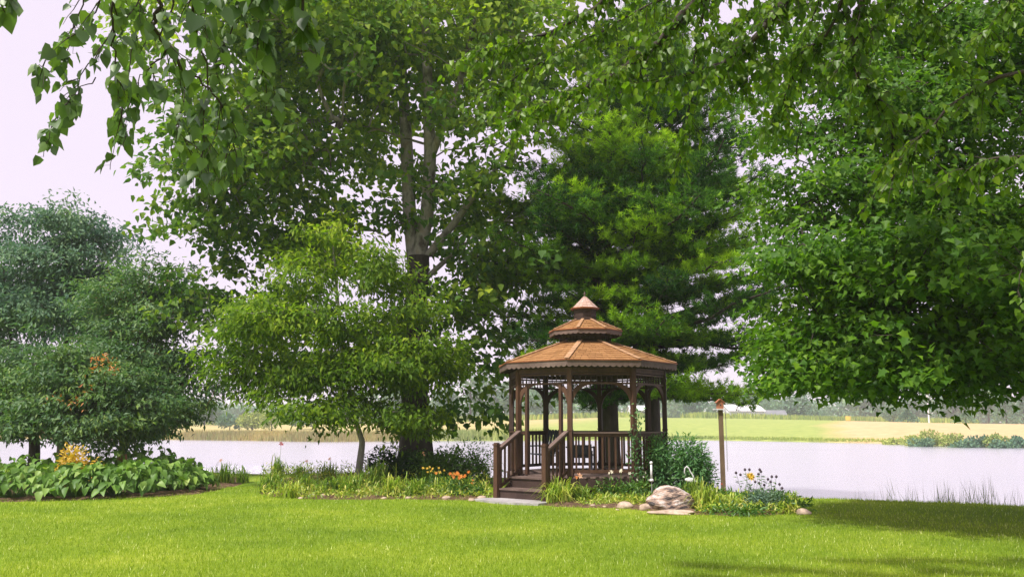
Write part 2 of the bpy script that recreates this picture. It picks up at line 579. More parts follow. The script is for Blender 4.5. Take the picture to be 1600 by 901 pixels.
def tubes(A, B, ra, rb, k):
    d = unit(B - A)
    ref = np.where(np.abs(d[:, 2:3]) > .9, np.array([[1., 0, 0]]), np.array([[0, 0, 1.]]))
    u = unit(np.cross(d, ref)); v = np.cross(d, u)
    ang = np.arange(k) * 2 * math.pi / k
    ring = np.cos(ang)[None, :, None] * u[:, None, :] + np.sin(ang)[None, :, None] * v[:, None, :]
    V = np.concatenate([A[:, None, :] + ring * ra[:, None, None], B[:, None, :] + ring * rb[:, None, None]], axis=1)
    i = np.arange(k); j = (i + 1) % k
    Q = np.stack([i, j, j + k, i + k], axis=1)
    T = Q[None] + (np.arange(len(A)) * 2 * k)[:, None, None]
    return V.reshape(-1, 3), T.reshape(-1, 4)


def trunk_mesh(pts, rad, rng, n=14, flare=1.5, rough=.06):
    """smooth tapered trunk with root flare and uneven outline"""
    P = np.array(pts, float); r0 = np.array(rad, float)
    m = max(8, int(len(P) * 4))
    t = np.linspace(0, len(P) - 1, m)
    i = np.minimum(t.astype(int), len(P) - 2); f = (t - i)[:, None]
    Q = P[i] * (1 - f) + P[i + 1] * f
    rr = r0[i] * (1 - f[:, 0]) + r0[i + 1] * f[:, 0]
    mb = MB()
    V = []
    ph = rng.uniform(0, 6.28, 3)
    for a in range(m):
        fl = 1 + (flare - 1) * math.exp(-np.linalg.norm(Q[a] - Q[0]) / (rr[0] * 1.6 + .01))
        for k in range(n):
            th = 2 * math.pi * k / n
            lob = 1 + rough * (math.sin(3 * th + ph[0] + a * .15) + .6 * math.sin(5 * th + ph[1] - a * .3)) * (1 if fl < 1.1 else 1.8)
            V.append(Q[a] + rr[a] * fl * lob * np.array([math.cos(th), math.sin(th), 0]))
    Fc = [(a * n + k, a * n + (k + 1) % n, (a + 1) * n + (k + 1) % n, (a + 1) * n + k) for a in range(m - 1) for k in range(n)]
    mb.add(V, Fc)
    return mb


def sample_blobs(blobs, n, rng, shell=.38, group=7, gs=.42, gz=.45):
    c, d, oc = sample_blobs0(blobs, n // group + 1, rng, shell)
    k = np.repeat(np.arange(len(c)), group)[:n]
    off = rng.normal(size=(len(k), 3)) * np.array([gs, gs, gs * gz])
    return c[k] + off, unit(d[k] + off * .8), oc[k]


def sample_blobs0(blobs, n, rng, shell=.38):
    """blobs: (centre, radii, weight)"""
    wts = np.array([b[2] for b in blobs], float); wts /= wts.sum()
    ch = rng.choice(len(blobs), n, p=wts)
    d = unit(rng.normal(size=(n, 3)))
    r = rng.uniform(0, 1, n) ** shell
    c = np.array([b[0] for b in blobs])[ch]; rad = np.array([b[1] for b in blobs])[ch]
    return c + d * r[:, None] * rad, d, c


def make_tree(name, label, base, trunks, blobs, ntips, per, spray, shape, size, mat, bark, seed, group=None, n_single=300,
              twig=.006, exp=.48, droop=.35, up=.55, cat='tree', leafdist=None, flare=1.5, cull=None, extra=None, shell=.38,
              out_density=.5, gs=.42, group_n=7, gz=.45, ragged=.05, zmin=None, tintf=None, bark0=None, maxlimb=12, limb_r=.045):
    rng = np.random.default_rng(seed)
    root = thing(name, label, cat, base, group)
    tips, od, oc = sample_blobs(blobs, ntips, rng, shell, group=group_n, gs=gs, gz=gz)
    keep = np.ones(len(tips), bool)
    if zmin is not None: keep &= tips[:, 2] > zmin + ragged * (np.sin(tips[:, 0] * 2.3 + 1) + .7 * np.sin(tips[:, 0] * 5.1 + tips[:, 1] * 2))
    vis = in_frame(tips, 60)
    keep &= vis | (rng.uniform(size=len(tips)) < out_density)
    if cull is not None: keep &= ~cull(tips, rng)
    tips, od, vis = tips[keep], od[keep], vis[keep]
    A, PR, nT, ends = grow(trunks, tips, rng)
    cnt = np.zeros(len(A)); cnt[ends] += 1
    for i in range(len(A) - 1, nT - 1, -1):
        cnt[PR[i]] += cnt[i]
    rad = twig * np.maximum(cnt, 1) ** exp
    tr = np.concatenate([np.array(t[1], float) for t in trunks])
    rad[:nT] = tr
    kids = np.arange(nT, len(A))
    pr = PR[kids]
    ra = np.where(pr < nT, rad[kids] * 1.15, rad[pr]); ra = np.minimum(ra, rad[pr])
    rb = np.minimum(rad[kids], ra)
    for k, (pts, rr, par) in enumerate(trunks):
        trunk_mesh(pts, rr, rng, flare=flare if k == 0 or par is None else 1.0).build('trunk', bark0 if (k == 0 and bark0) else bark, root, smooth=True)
    # thick limbs each a part, thin wood joined
    top = np.full(len(A), -1)
    for i in kids:
        top[i] = i if PR[i] < nT else top[PR[i]]
    thick = rad[kids] > limb_r
    used = np.zeros(len(kids), bool)
    if thick.any():
        ids, c_ = np.unique(top[kids][thick], return_counts=True)
        big = ids[np.argsort(-rad[ids])][:maxlimb]
        for b in big:
            s = (top[kids] == b) & thick
            used |= s
            V, T = tubes(A[pr[s]], A[kids[s]], ra[s], rb[s], 8)
            mesh_obj('limb', V, T, bark, root, smooth=True)
    s = ~used
    V, T = tubes(A[pr[s]], A[kids[s]], ra[s], rb[s], 4)
    mesh_obj('twigs', V, T, bark, root, kind='stuff')
    # leaves
    m = rng.poisson(per, len(tips))
    ii = np.repeat(np.arange(len(tips)), m)
    n = len(ii)
    g = rng.normal(size=(n, 3)) * np.array(spray)
    pos = tips[ii] + g
    outw = unit(np.stack([od[ii][:, 0], od[ii][:, 1], od[ii][:, 2] * .5], 1) + rng.normal(0, .35, (n, 3)))
    normal = unit(outw * .6 + np.array([0, 0, up]) + rng.normal(0, .38, (n, 3)))
    tipd = unit(outw * .7 + rng.normal(0, .55, (n, 3)) + np.array([0, 0, -droop]))
    sz = size * rng.uniform(.65, 1.25, n)
    base_t = rng.uniform(0, 1, len(tips))
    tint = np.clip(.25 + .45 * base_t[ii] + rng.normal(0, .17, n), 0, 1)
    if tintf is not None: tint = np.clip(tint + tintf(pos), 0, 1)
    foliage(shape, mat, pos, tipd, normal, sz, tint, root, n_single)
    return root, tips


# ------------------------------------------------------------------ ground, pond, far land
EDGE = np.array([(-60, 30), (-22, 33.5), (-14, 31), (-8.3, 28.2), (-4, 27.2), (0, 26.6), (2.8, 25.5), (4.6, 21.8), (6.4, 19.3), (8.2, 18.1), (12, 16.2), (20, 13.5), (60, 6)], float)
LAKE_Z = -0.9


def edge_y(x):
    return np.interp(x, EDGE[:, 0], EDGE[:, 1])


def near_h(x, y):
    d = (y - edge_y(x)) * .93
    t = np.clip(d / 2.4, 0, 1)
    bank = -(t * t * (3 - 2 * t)) * 1.9
    lip = .03 * np.sin(x * .9) * np.exp(-((d) / 2.0) ** 2)
    soft = .02 * np.sin(x * .35 + 1) * np.sin(y * .4)
    return bank + lip + soft - np.clip(d - 2.4, 0, 50) * .02


def ground_z(x, y):
    return float(near_h(np.array([x]), np.array([y]))[0])


def grid_obj(name, xs, ys, hf, mat, kind='structure'):
    X, Y = np.meshgrid(xs, ys)
    Z = hf(X.ravel(), Y.ravel())
    V = np.stack([X.ravel(), Y.ravel(), Z], 1)
    nx, ny = len(xs), len(ys)
    i, j = np.meshgrid(np.arange(nx - 1), np.arange(ny - 1))
    a = (j * nx + i).ravel()
    T = np.stack([a, a + 1, a + nx + 1, a + nx], 1)
    return mesh_obj(name, V, T, mat, None, smooth=True, kind=kind)


def lawn_material():
    m, n, o = new_mat('mown_lawn')
    v = coords(n, (1, 1, 1), 'World')
    a = noise(n, .35, 4, .55, v)
    c = ramp(n, a, [(.3, (.14, .23, .02)), (.5, (.21, .305, .026)), (.7, (.32, .38, .045))])
    b = noise(n, 9, 5, .75, v)
    c = mixc(n, c, ramp(n, b, [(.3, (.62, .7, .6)), (.55, (1, 1, 1)), (.75, (1.4, 1.3, 1.5))]), .8, 'MULTIPLY')
    f = noise(n, 70, 3, .8, v)
    c = mixc(n, c, ramp(n, f, [(.3, (.6, .65, .5)), (.6, (1.1, 1.1, 1.1)), (.8, (1.7, 1.5, 2.0))]), .7, 'MULTIPLY')
    p = n.nodes.new('ShaderNodeBsdfPrincipled')
    n.links.new(c, p.inputs['Base Color'])
    p.inputs['Roughness'].default_value = .85
    p.inputs['Specular IOR Level'].default_value = .08
    bp = n.nodes.new('ShaderNodeBump')
    bp.inputs['Strength'].default_value = .7
    bp.inputs['Distance'].default_value = .03
    n.links.new(f, bp.inputs['Height'])
    n.links.new(bp.outputs[0], p.inputs['Normal'])
    n.links.new(p.outputs[0], o.inputs['Surface'])
    return m


def water_material():
    m, n, o = new_mat('pond_water')
    v = coords(n, (.55, 1.0, 1), 'World')
    r1 = noise(n, 3.2, 3, .6, v)
    r2 = noise(n, 11, 2, .5, v)
    big = noise(n, .035, 2, .5, coords(n, (.5, 2.0, 1), 'World'))
    add = n.nodes.new('ShaderNodeMath'); add.operation = 'MULTIPLY_ADD'
    add.inputs[1].default_value = .35
    n.links.new(r2, add.inputs[0]); n.links.new(r1, add.inputs[2])
    bp = n.nodes.new('ShaderNodeBump')
    bp.inputs['Distance'].default_value = .12
    n.links.new(add.outputs[0], bp.inputs['Height'])
    mr = n.nodes.new('ShaderNodeMapRange')
    mr.inputs[1].default_value = .42; mr.inputs[2].default_value = .6
    mr.inputs[3].default_value = .05; mr.inputs[4].default_value = .22
    n.links.new(big, mr.inputs[0])
    # one wind-ruffled patch toward the near west bank
    dm = n.nodes.new('ShaderNodeVectorMath'); dm.operation = 'DISTANCE'
    dm.inputs[1].default_value = (-13.5 * .10, 40 * .075, 0)
    sz = n.nodes.new('ShaderNodeMapping'); sz.inputs['Scale'].default_value = (.10, .075, 0)
    gg = n.nodes.new('ShaderNodeNewGeometry'); n.links.new(gg.outputs['Position'], sz.inputs['Vector'])
    n.links.new(sz.outputs[0], dm.inputs[0])
    pm = n.nodes.new('ShaderNodeMapRange'); pm.inputs[1].default_value = 1.15; pm.inputs[2].default_value = .8
    pm.inputs[3].default_value = 0; pm.inputs[4].default_value = 3.5
    n.links.new(dm.outputs['Value'], pm.inputs[0])
    sm = n.nodes.new('ShaderNodeMath'); sm.operation = 'ADD'
    n.links.new(mr.outputs[0], sm.inputs[0]); n.links.new(pm.outputs[0], sm.inputs[1])
    n.links.new(sm.outputs[0], bp.inputs['Strength'])
    g = n.nodes.new('ShaderNodeBsdfGlossy')
    g.inputs['Roughness'].default_value = .22
    g.inputs['Color'].default_value = (.98, .98, .98, 1)
    n.links.new(bp.outputs[0], g.inputs['Normal'])
    d = n.nodes.new('ShaderNodeBsdfDiffuse')
    d.inputs['Color'].default_value = (.36, .35, .42, 1)
    fr = n.nodes.new('ShaderNodeFresnel')
    fr.inputs['IOR'].default_value = 2.2
    n.links.new(bp.outputs[0], fr.inputs['Normal'])
    mx = n.nodes.new('ShaderNodeMixShader')
    n.links.new(fr.outputs[0], mx.inputs[0])
    n.links.new(d.outputs[0], mx.inputs[1]); n.links.new(g.outputs[0], mx.inputs[2])
    n.links.new(mx.outputs[0], o.inputs['Surface'])
    return m


M['lawn'] = lawn_material()
grid_obj('lawn', np.concatenate([np.linspace(-160, -26, 30), np.linspace(-25, 25, 126), np.linspace(26, 160, 30)]),
         np.concatenate([np.linspace(-60, 6, 14), np.linspace(7, 40, 111), np.linspace(42, 60, 8)]), near_h, M['lawn'])


def shore_y(x):
    return np.interp(x, [-400, -120, -60, -38, -26, -12, 10, 30, 45, 56, 70, 90, 400], [150, 146, 138, 128, 120, 127, 130, 131, 112, 96, 88, 84, 80])


def far_h(x, y):
    d = y - shore_y(x)
    h = -1.8 + np.clip((d + 4) / 5.0, 0, 1) * 1.25
    rise_r = np.interp(x, [-200, -60, 0, 30, 90, 160, 400], [1.5, 1.6, 2.6, 3.6, 2.2, 1.8, 1.5])
    t = np.clip(d / 150, 0, 1)
    return h + rise_r * (t * (2 - t)) + .25 * np.sin(x * .03) * t + .5 * np.sin(x * .011 + y * .008) * t


def far_material():
    m, n, o = new_mat('far_fields')
    g = n.nodes.new('ShaderNodeNewGeometry')
    sp = n.nodes.new('ShaderNodeSeparateXYZ')
    n.links.new(g.outputs['Position'], sp.inputs[0])
    v = coords(n, (1, 1, 1), 'World')
    fine = noise(n, .6, 5, .7, v)
    green = ramp(n, fine, [(.3, (.2, .27, .06)), (.7, (.34, .38, .10))])
    tan = ramp(n, fine, [(.3, (.40, .29, .14)), (.7, (.58, .42, .22))])
    # mown green slope west of x = 38, dry stubble east of it
    wob = noise(n, .05, 3, .5, v)
    ad = n.nodes.new('ShaderNodeMath'); ad.operation = 'MULTIPLY_ADD'
    ad.inputs[1].default_value = 16.0
    sh = n.nodes.new('ShaderNodeMath'); sh.operation = 'MULTIPLY_ADD'
    sh.inputs[1].default_value = -.37
    n.links.new(sp.outputs[1], sh.inputs[0]); n.links.new(sp.outputs[0], sh.inputs[2])
    n.links.new(wob, ad.inputs[0]); n.links.new(sh.outputs[0], ad.inputs[2])
    mr = n.nodes.new('ShaderNodeMapRange')
    mr.inputs[1].default_value = 6; mr.inputs[2].default_value = 12
    n.links.new(ad.outputs[0], mr.inputs[0])
    c = mixc(n, green, tan, mr.outputs[0])
    # tan stubble also in the west middle distance
    mr2 = n.nodes.new('ShaderNodeMapRange')
    mr2.inputs[1].default_value = -45; mr2.inputs[2].default_value = -60
    mr2.inputs[3].default_value = 0; mr2.inputs[4].default_value = .6
    n.links.new(ad.outputs[0], mr2.inputs[0])
    c = mixc(n, c, tan, mr2.outputs[0])
    p = n.nodes.new('ShaderNodeBsdfPrincipled')
    n.links.new(c, p.inputs['Base Color'])
    p.inputs['Roughness'].default_value = .95
    p.inputs['Specular IOR Level'].default_value = .1
    n.links.new(p.outputs[0], o.inputs['Surface'])
    return m


grid_obj('far_fields', np.concatenate([np.linspace(-1150, -210, 20), np.linspace(-200, 200, 121), np.linspace(210, 1150, 20)]),
         np.concatenate([np.linspace(72, 150, 60), np.linspace(154, 420, 50), np.linspace(450, 1500, 14)]), far_h, far_material())
mesh_obj('pond', [(-1150, 4, LAKE_Z), (1150, 4, LAKE_Z), (1150, 160, LAKE_Z), (-1150, 160, LAKE_Z)], [(0, 1, 2, 3)], water_material(), kind='structure')


def far_z(x, y):
    return float(far_h(np.array([float(x)]), np.array([float(y)]))[0])


# lawn grass
def blades(n, x0, x1, y0, y1, rng, bias=1.5, h=(.022, .055), wd=.007, name='grass', mat=None, keep=None):
    u = rng.uniform(0, 1, n) ** bias
    y = y0 + (y1 - y0) * u
    x = rng.uniform(-1, 1, n) * (y * .63 + 1.0)
    if keep is not None:
        k = keep(x, y); x, y = x[k], y[k]
    n = len(x)
    z = near_h(x, y)
    hh = rng.uniform(h[0], h[1], n) * (1 + .5 * (rng.uniform(size=n) > .97))
    th = rng.uniform(0, 6.28, n)
    ww = wd * rng.uniform(.6, 1.3, n) * (.75 + y / 22)
    lean = rng.normal(0, .35, (n, 2)) * hh[:, None]
    P = np.stack([x, y, z - .01], 1)
    s = np.stack([np.cos(th), np.sin(th), np.zeros(n)], 1) * ww[:, None] / 2
    tip = P + np.stack([lean[:, 0], lean[:, 1], hh + .01], 1)
    V = np.stack([P - s, P + s, tip], 1).reshape(-1, 3)
    T = np.arange(3 * n).reshape(-1, 3)
    tint = np.clip(rng.beta(2, 3.2, n) + .55 * (rng.uniform(size=n) > .965), 0, 1)
    return mesh_obj(name, V, T, mat or M['grass'], None, np.repeat(tint, 3), kind='stuff')


rg = np.random.default_rng(3)
blades(230000, 0, 0, 8.2, 22.5, rg, 1.35, keep=lambda x, y: y < edge_y(x) + .8)

# ------------------------------------------------------------------ planting beds (mulch sheets 4 cm proud of the lawn)
def bed(pts, name='mulch_bed'):
    """closed outline in metres -> low mound of mulch"""
    P = np.array(pts, float)
    c = P.mean(0)
    V, n = [], len(P)
    rings = 6
    for r_ in range(rings):
        f = 1 - r_ / rings
        for k, p in enumerate(P):
            q = c + (p - c) * f
            z = ground_z(q[0], q[1]) + (.0 if r_ == 0 else .045 + .02 * math.sin(k * 2.1 + r_)) - (.02 if r_ == 0 else 0)
            V.append((q[0], q[1], z))
    V.append((c[0], c[1], ground_z(c[0], c[1]) + .06))
    Fc = [(a * n + k, a * n + (k + 1) % n, (a + 1) * n + (k + 1) % n, (a + 1) * n + k) for a in range(rings - 1) for k in range(n)]
    Fc += [((rings - 1) * n + k, (rings - 1) * n + (k + 1) % n, rings * n) for k in range(n)]
    mb = MB(); mb.add(V, Fc)
    return mb.build(name, M['mulch'], None, 'structure', True)


def gpts(L):
    return [tuple(on_ground(a, b)[:2]) for a, b in L]


def smooth_loop(pts, k=4):
    P = np.array(pts, float); n = len(P); out_ = []
    for i in range(n):
        p0, p1, p2, p3 = P[i - 1], P[i], P[(i + 1) % n], P[(i + 2) % n]
        for j in range(k):
            t = j / k
            out_.append(.5 * ((2 * p1) + (-p0 + p2) * t + (2 * p0 - 5 * p1 + 4 * p2 - p3) * t * t + (-p0 + 3 * p1 - 3 * p2 + p3) * t ** 3))
    return out_


bed(smooth_loop(gpts([(400, 772), (520, 781), (640, 781), (765, 783), (775, 766), (760, 742), (640, 737), (520, 741), (420, 750)])))
bed(smooth_loop(gpts([(840, 790), (960, 795), (1060, 803), (1150, 806), (1250, 803), (1262, 797), (1210, 785), (1130, 777), (1040, 760), (930, 763), (850, 770)])))
bed(smooth_loop(gpts([(-90, 781), (60, 783), (200, 777), (320, 770), (395, 752), (370, 744), (250, 742), (60, 745), (-90, 748)])))

# ------------------------------------------------------------------ the gazebo
GC = np.array([at(914, 500, 20.0)[0], 20.0, 0.0])
vd = unit(np.array([GC[0], GC[1], 0.0]))
E2 = -vd
E1 = np.array([vd[1], -vd[0], 0.0])
UPV = np.array([0, 0, 1.0])
PHI = [-11 + 45 * k for k in range(8)]       # front corner first, going to the right


def gv(phi, r_, z=0.0):
    a = R(phi)
    return GC + r_ * (math.sin(a) * E1 + math.cos(a) * E2) + UPV * z


gz = thing('gazebo', 'octagonal cedar gazebo with tiered shingle roof and railings standing at the pond edge', 'gazebo', GC)
ZF, RP = .50, 1.80                           # floor height, post circle
ZR = 1.42                                    # rail top
ZB = 2.78                                    # top of posts
ENT = 7                                      # face from PHI[7] (-56) to PHI[0] (-11) is the entrance
CAPR = math.cos(R(22.5))

for k, ph in enumerate(PHI):
    mb = MB()
    u = unit(gv(ph, 1) - GC); t = np.cross(UPV, u)
    c = gv(ph, RP, (0.0 + ZB) / 2)
    mb.obox(c, u, t, UPV, .10, .10, ZB)
    mb.obox(gv(ph, RP, ZF + .09), u, t, UPV, .13, .13, .16)
    mb.obox(gv(ph, RP, ZB - .22), u, t, UPV, .125, .125, .03)
    mb.obox(gv(ph, RP, ZF + .96), u, t, UPV, .12, .12, .03)
    mb.build('post', M['wood'] if k in (0, 1, 7) else M['wood_shaded'], gz)  # posts at the back take the darker copy for their shade


def face_frame(k, r_=RP):
    A, B = gv(PHI[k], r_), gv(PHI[(k + 1) % 8], r_)
    d = unit(B - A); nrm = unit((A + B) / 2 - GC)
    return A, B, d, nrm


# floor deck: planks clipped to the octagon
def chord(yv, r_):
    """half-plane clip of an octagon with corners at PHI; returns min,max along E-axis of plank at offset yv"""
    pts = [gv(p, r_) - GC for p in PHI]
    ent = R(-33.5)
    ax = math.sin(ent) * E1 + math.cos(ent) * E2     # entrance direction
    ay = np.cross(UPV, ax)
    P = [(p @ ay, p @ ax) for p in pts]
    xs = []
    for i in range(8):
        (a0, b0), (a1, b1) = P[i], P[(i + 1) % 8]
        if (b0 - yv) * (b1 - yv) < 0:
            f = (yv - b0) / (b1 - b0)
            xs.append(a0 + (a1 - a0) * f)
    return (min(xs), max(xs), ax, ay) if len(xs) == 2 else None


yv = -RP + .06
while yv < RP:
    ch = chord(yv, RP + .10)
    if ch:
        mb = MB(); lo, hi, ax, ay = ch
        mb.obox(GC + ax * yv + ay * (lo + hi) / 2 + UPV * (ZF - .018), ay, ax, UPV, hi - lo, .132, .034)
        mb.build('floor_plank', M['wood_grey'], gz)
    yv += .14
for k in range(8):
    A, B, d, nrm = face_frame(k, RP + .09)
    mb = MB(); mb.beam(A + UPV * (ZF - .14), B + UPV * (ZF - .14), .045, .20); mb.build('rim_board', M['wood_shaded'], gz)
    if k != ENT:
        A, B, d, nrm = face_frame(k, RP + .03)
        L = np.linalg.norm(B - A)
        mb = MB(); n_ = 11
        for i in range(n_):
            p = A + d * (L * (i + .5) / n_)
            mb.obox(p + UPV * .13, d, nrm, UPV, L / n_ - .02, .02, .26)
        mb.build('skirt_boards', M['wood_shaded'], gz, 'stuff')

# railings with balusters, friezes with spindles, arch brackets, rim beams
bal_mb = MB(); bal_mb.box((0, 0, 0), .036, .036, .70)
bal_mb.v = [tuple(np.array(p) + GC) for p in bal_mb.v]
bal0 = bal_mb.build('baluster', M['wood'], gz)
sp_mb = MB(); sp_mb.lathe(GC, [(.011, -.075), (.017, -.05), (.009, -.03), (.018, 0), (.009, .03), (.017, .05), (.011, .075)], 6)
sp0 = sp_mb.build('spindle', M['wood_shaded'], gz)
first_bal, first_sp = True, True
for k in range(8):
    A, B, d, nrm = face_frame(k)
    L = np.linalg.norm(B - A)
    rz = math.atan2(d[1], d[0])
    m_ = M['wood'] if k in (0, 1, 6, 7) else M['wood_shaded']
    mb = MB(); mb.beam(A + UPV * (ZB - .05), B + UPV * (ZB - .05), .07, .10); mb.build('top_beam', m_, gz)
    a2, b2 = A + d * .055, B - d * .055
    mb = MB(); mb.beam(a2 + UPV * (ZB - .135), b2 + UPV * (ZB - .135), .04, .035); mb.build('frieze_rail', m_, gz)
    mb = MB(); mb.beam(a2 + UPV * (ZB - .33), b2 + UPV * (ZB - .33), .045, .04); mb.build('frieze_rail', m_, gz)
    for i in range(11):
        p = a2 + (b2 - a2) * (i + .5) / 11 - GC + UPV * (ZB - .232)
        if first_sp:
            sp0.location = p; first_sp = False
        else:
            copy_obj(sp0, p, gz)
    # two quarter-round brackets forming the arch
    for s_, P0 in ((1, a2), (-1, b2)):
        dd = d * s_
        poly, steps = [], 9
        rw, rh = .46, .48
        zt = ZB - .352
        for i in range(steps + 1):
            th = math.pi / 2 * i / steps
            poly.append(P0 + dd * (rw - rw * math.cos(th)) * 1.0 + UPV * (zt - rh + rh * math.sin(th)))
        outer = []
        for i in range(steps, -1, -1):
            th = math.pi / 2 * i / steps
            q = P0 + dd * max(0.0, (rw - rw * math.cos(th)) - .07 * math.cos(th) - .02) + UPV * min(zt, zt - rh + rh * math.sin(th) + .075)
            outer.append(q)
        ring = poly + outer
        mb = MB()
        for i in range(steps):
            quad = [poly[i], poly[i + 1], outer[steps - i - 1], outer[steps - i]]
            mb.prism([q - nrm * .02 for q in quad], nrm * .04)
        mb.build('arch_bracket', m_, gz)
    if k == ENT:
        for P0, s_ in ((A, 1), (B, -1)):
            mb = MB(); mb.obox(P0 + d * s_ * .235 + UPV * (ZF + (ZB - .35)) / 2, d, nrm, UPV, .065, .075, ZB - .35 - ZF)
            mb.build('entrance_jamb', M['wood'], gz)
            mb = MB(); mb.beam(P0 + d * s_ * .05 + UPV * (ZR - .03), P0 + d * s_ * .202 + UPV * (ZR - .03), .05, .05)
            mb.build('jamb_rail', M['wood'], gz)
        continue
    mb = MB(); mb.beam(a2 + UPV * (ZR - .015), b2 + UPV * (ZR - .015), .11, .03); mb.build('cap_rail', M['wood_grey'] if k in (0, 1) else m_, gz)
    mb = MB(); mb.beam(a2 + UPV * (ZR - .065), b2 + UPV * (ZR - .065), .04, .07); mb.build('upper_rail', m_, gz)
    mb = MB(); mb.beam(a2 + UPV * (ZF + .10), b2 + UPV * (ZF + .10), .04, .07); mb.build('lower_rail', m_, gz)
    nb = 9
    for i in range(nb):
        p = a2 + (b2 - a2) * (i + .5) / nb - GC + UPV * (ZF + .135 + .345)
        if first_bal:
            bal0.location = p; bal0.rotation_euler.z = rz; first_bal = False
        else:
            copy_obj(bal0, p, gz, (0, 0, rz))


def roof_tier(r0, z0, r1, z1, courses, wid, mat, single, cap_mat, fascia, fmat, edge_mat, caps=True, scal=.034, th=.012):
    global sh_count
    sh_src = None
    for k in range(8):
        A0, B0 = gv(PHI[k], r0, z0), gv(PHI[(k + 1) % 8], r0, z0)
        A1, B1 = gv(PHI[k], r1, z1), gv(PHI[(k + 1) % 8], r1, z1)
        # deck under the shingles
        mb = MB()
        off = UPV * -.022
        mb.prism([A0 + off, B0 + off, B1 + off, A1 + off], UPV * .018)
        mb.build('roof_deck', M['wood_shaded'], gz)
        M0, M1 = (A0 + B0) / 2, (A1 + B1) / 2
        up_s = unit(M1 - M0); d = unit(B0 - A0); nn = unit(np.cross(d, up_s))
        if nn[2] < 0: nn = -nn
        stuff = MB()
        front = k in (7, 0, 1, 6)
        for c in range(courses):
            f0, f1 = c / courses, (c + 1) / courses
            a, b = A0 + (A1 - A0) * f0, B0 + (B1 - B0) * f0
            a_, b_ = A0 + (A1 - A0) * f1, B0 + (B1 - B0) * f1
            L0, L1 = np.linalg.norm(b - a), np.linalg.norm(b_ - a_)
            Lm = L0
            nsh = max(2, round(Lm / wid))
            row_h = np.linalg.norm((a_ + b_) / 2 - (a + b) / 2)
            cuts = np.linspace(0, 1, nsh + 1)
            cuts[1:-1] += np.array([random.uniform(-.18, .18) / nsh for _ in range(nsh - 1)])
            for i in range(nsh):
                q0, q1 = cuts[i], cuts[i + 1]
                lift = th * random.uniform(.8, 1.6)
                p00 = a + (b - a) * q0 + d * .004; p01 = a + (b - a) * q1 - d * .004
                g0, g1 = min(1, max(0, q0)), min(1, max(0, q1))
                e0 = a_ + (b_ - a_) * g0 + d * .003 + up_s * row_h * .25; e1 = a_ + (b_ - a_) * g1 - d * .003 + up_s * row_h * .25
                dv = up_s * random.uniform(-.006, .006)
                V = [p00 + dv, p01 + dv, e1, e0]
                V = [v_ - nn * .002 for v_ in V] + [V[0] + nn * lift, V[1] + nn * lift, V[2] + nn * .003, V[3] + nn * .003]
                Fc = [(3, 2, 1, 0), (4, 5, 6, 7), (0, 1, 5, 4), (1, 2, 6, 5), (2, 3, 7, 6), (3, 0, 4, 7)]
                if single and front and sh_count < 300:
                    mb = MB(); mb.tn = random.random(); mb.add(V, Fc)
                    mb.build('shingle', mat, gz); sh_count += 1
                else:
                    stuff.tn = random.random(); stuff.add(V, Fc)
        if stuff.v:
            stuff.build('shingle_course', mat, gz, 'stuff')
        # fascia with a scalloped lower edge
        fo = .012
        n_ = (unit((A0 + B0) / 2 - GC) * np.array([1, 1, 0]))
        n_ = unit(n_)
        L = np.linalg.norm(B0 - A0)
        ns = max(4, round(L / .13))
        top = [A0 + UPV * -.006, B0 + UPV * -.006]
        mb = MB()
        for i in range(ns):
            x0, x1 = L * i / ns, L * (i + 1) / ns
            poly = [A0 + d * x0 + UPV * -.01, A0 + d * x1 + UPV * -.01]
            for j in range(5):
                t_ = 1 - j / 4
                poly.append(A0 + d * (x0 + (x1 - x0) * t_) + UPV * (-fascia + scal * .5 - scal * math.sin(math.pi * t_)))
            mb.prism([q + n_ * -.02 for q in poly], n_ * .024)
        mb.build('fascia', fmat, gz)
        mb = MB(); mb.beam(A0 + n_ * .010 + UPV * .001, B0 + n_ * .010 + UPV * .001, .03, .022); mb.build('eave_trim', edge_mat, gz)
        if caps:
            rr = 6 if r0 > 1.5 else 4
            for j in range(rr):
                q0 = A0 + (A1 - A0) * (j / rr) + UPV * .032
                q1 = A0 + (A1 - A0) * ((j + 1.2) / rr) + UPV * .020
                mb = MB()
                mb.tn = random.random()
                rad_u = unit((gv(PHI[k], 1) - GC)); tt = np.cross(UPV, rad_u)
                wcap = .055 if r0 > 1.5 else .035
                for s_ in (1, -1):
                    side = unit(tt * s_ - UPV * .12)
                    V = [q0, q0 + side * wcap, q1 + side * wcap, q1]
                    up_ = UPV * .014
                    V = V + [v_ + up_ for v_ in V]
                    mb.add(V, [(0, 1, 2, 3), (7, 6, 5, 4), (0, 4, 5, 1), (1, 5, 6, 2), (2, 6, 7, 3), (3, 7, 4, 0)])
                mb.build('hip_cap', cap_mat, gz)


sh_count = 0
M['hip'] = surf_mat('lighter_hip_board', (.34, .19, .10), (.48, .29, .17), 3, (1, 1, 1), .7, .3, .3, fine=20, kind='World')
roof_tier(2.10, 2.93, .60, 3.45, 9, .155, M['shingle'], True, M['hip'], .135, M['wood_grey'], M['wood_red'])
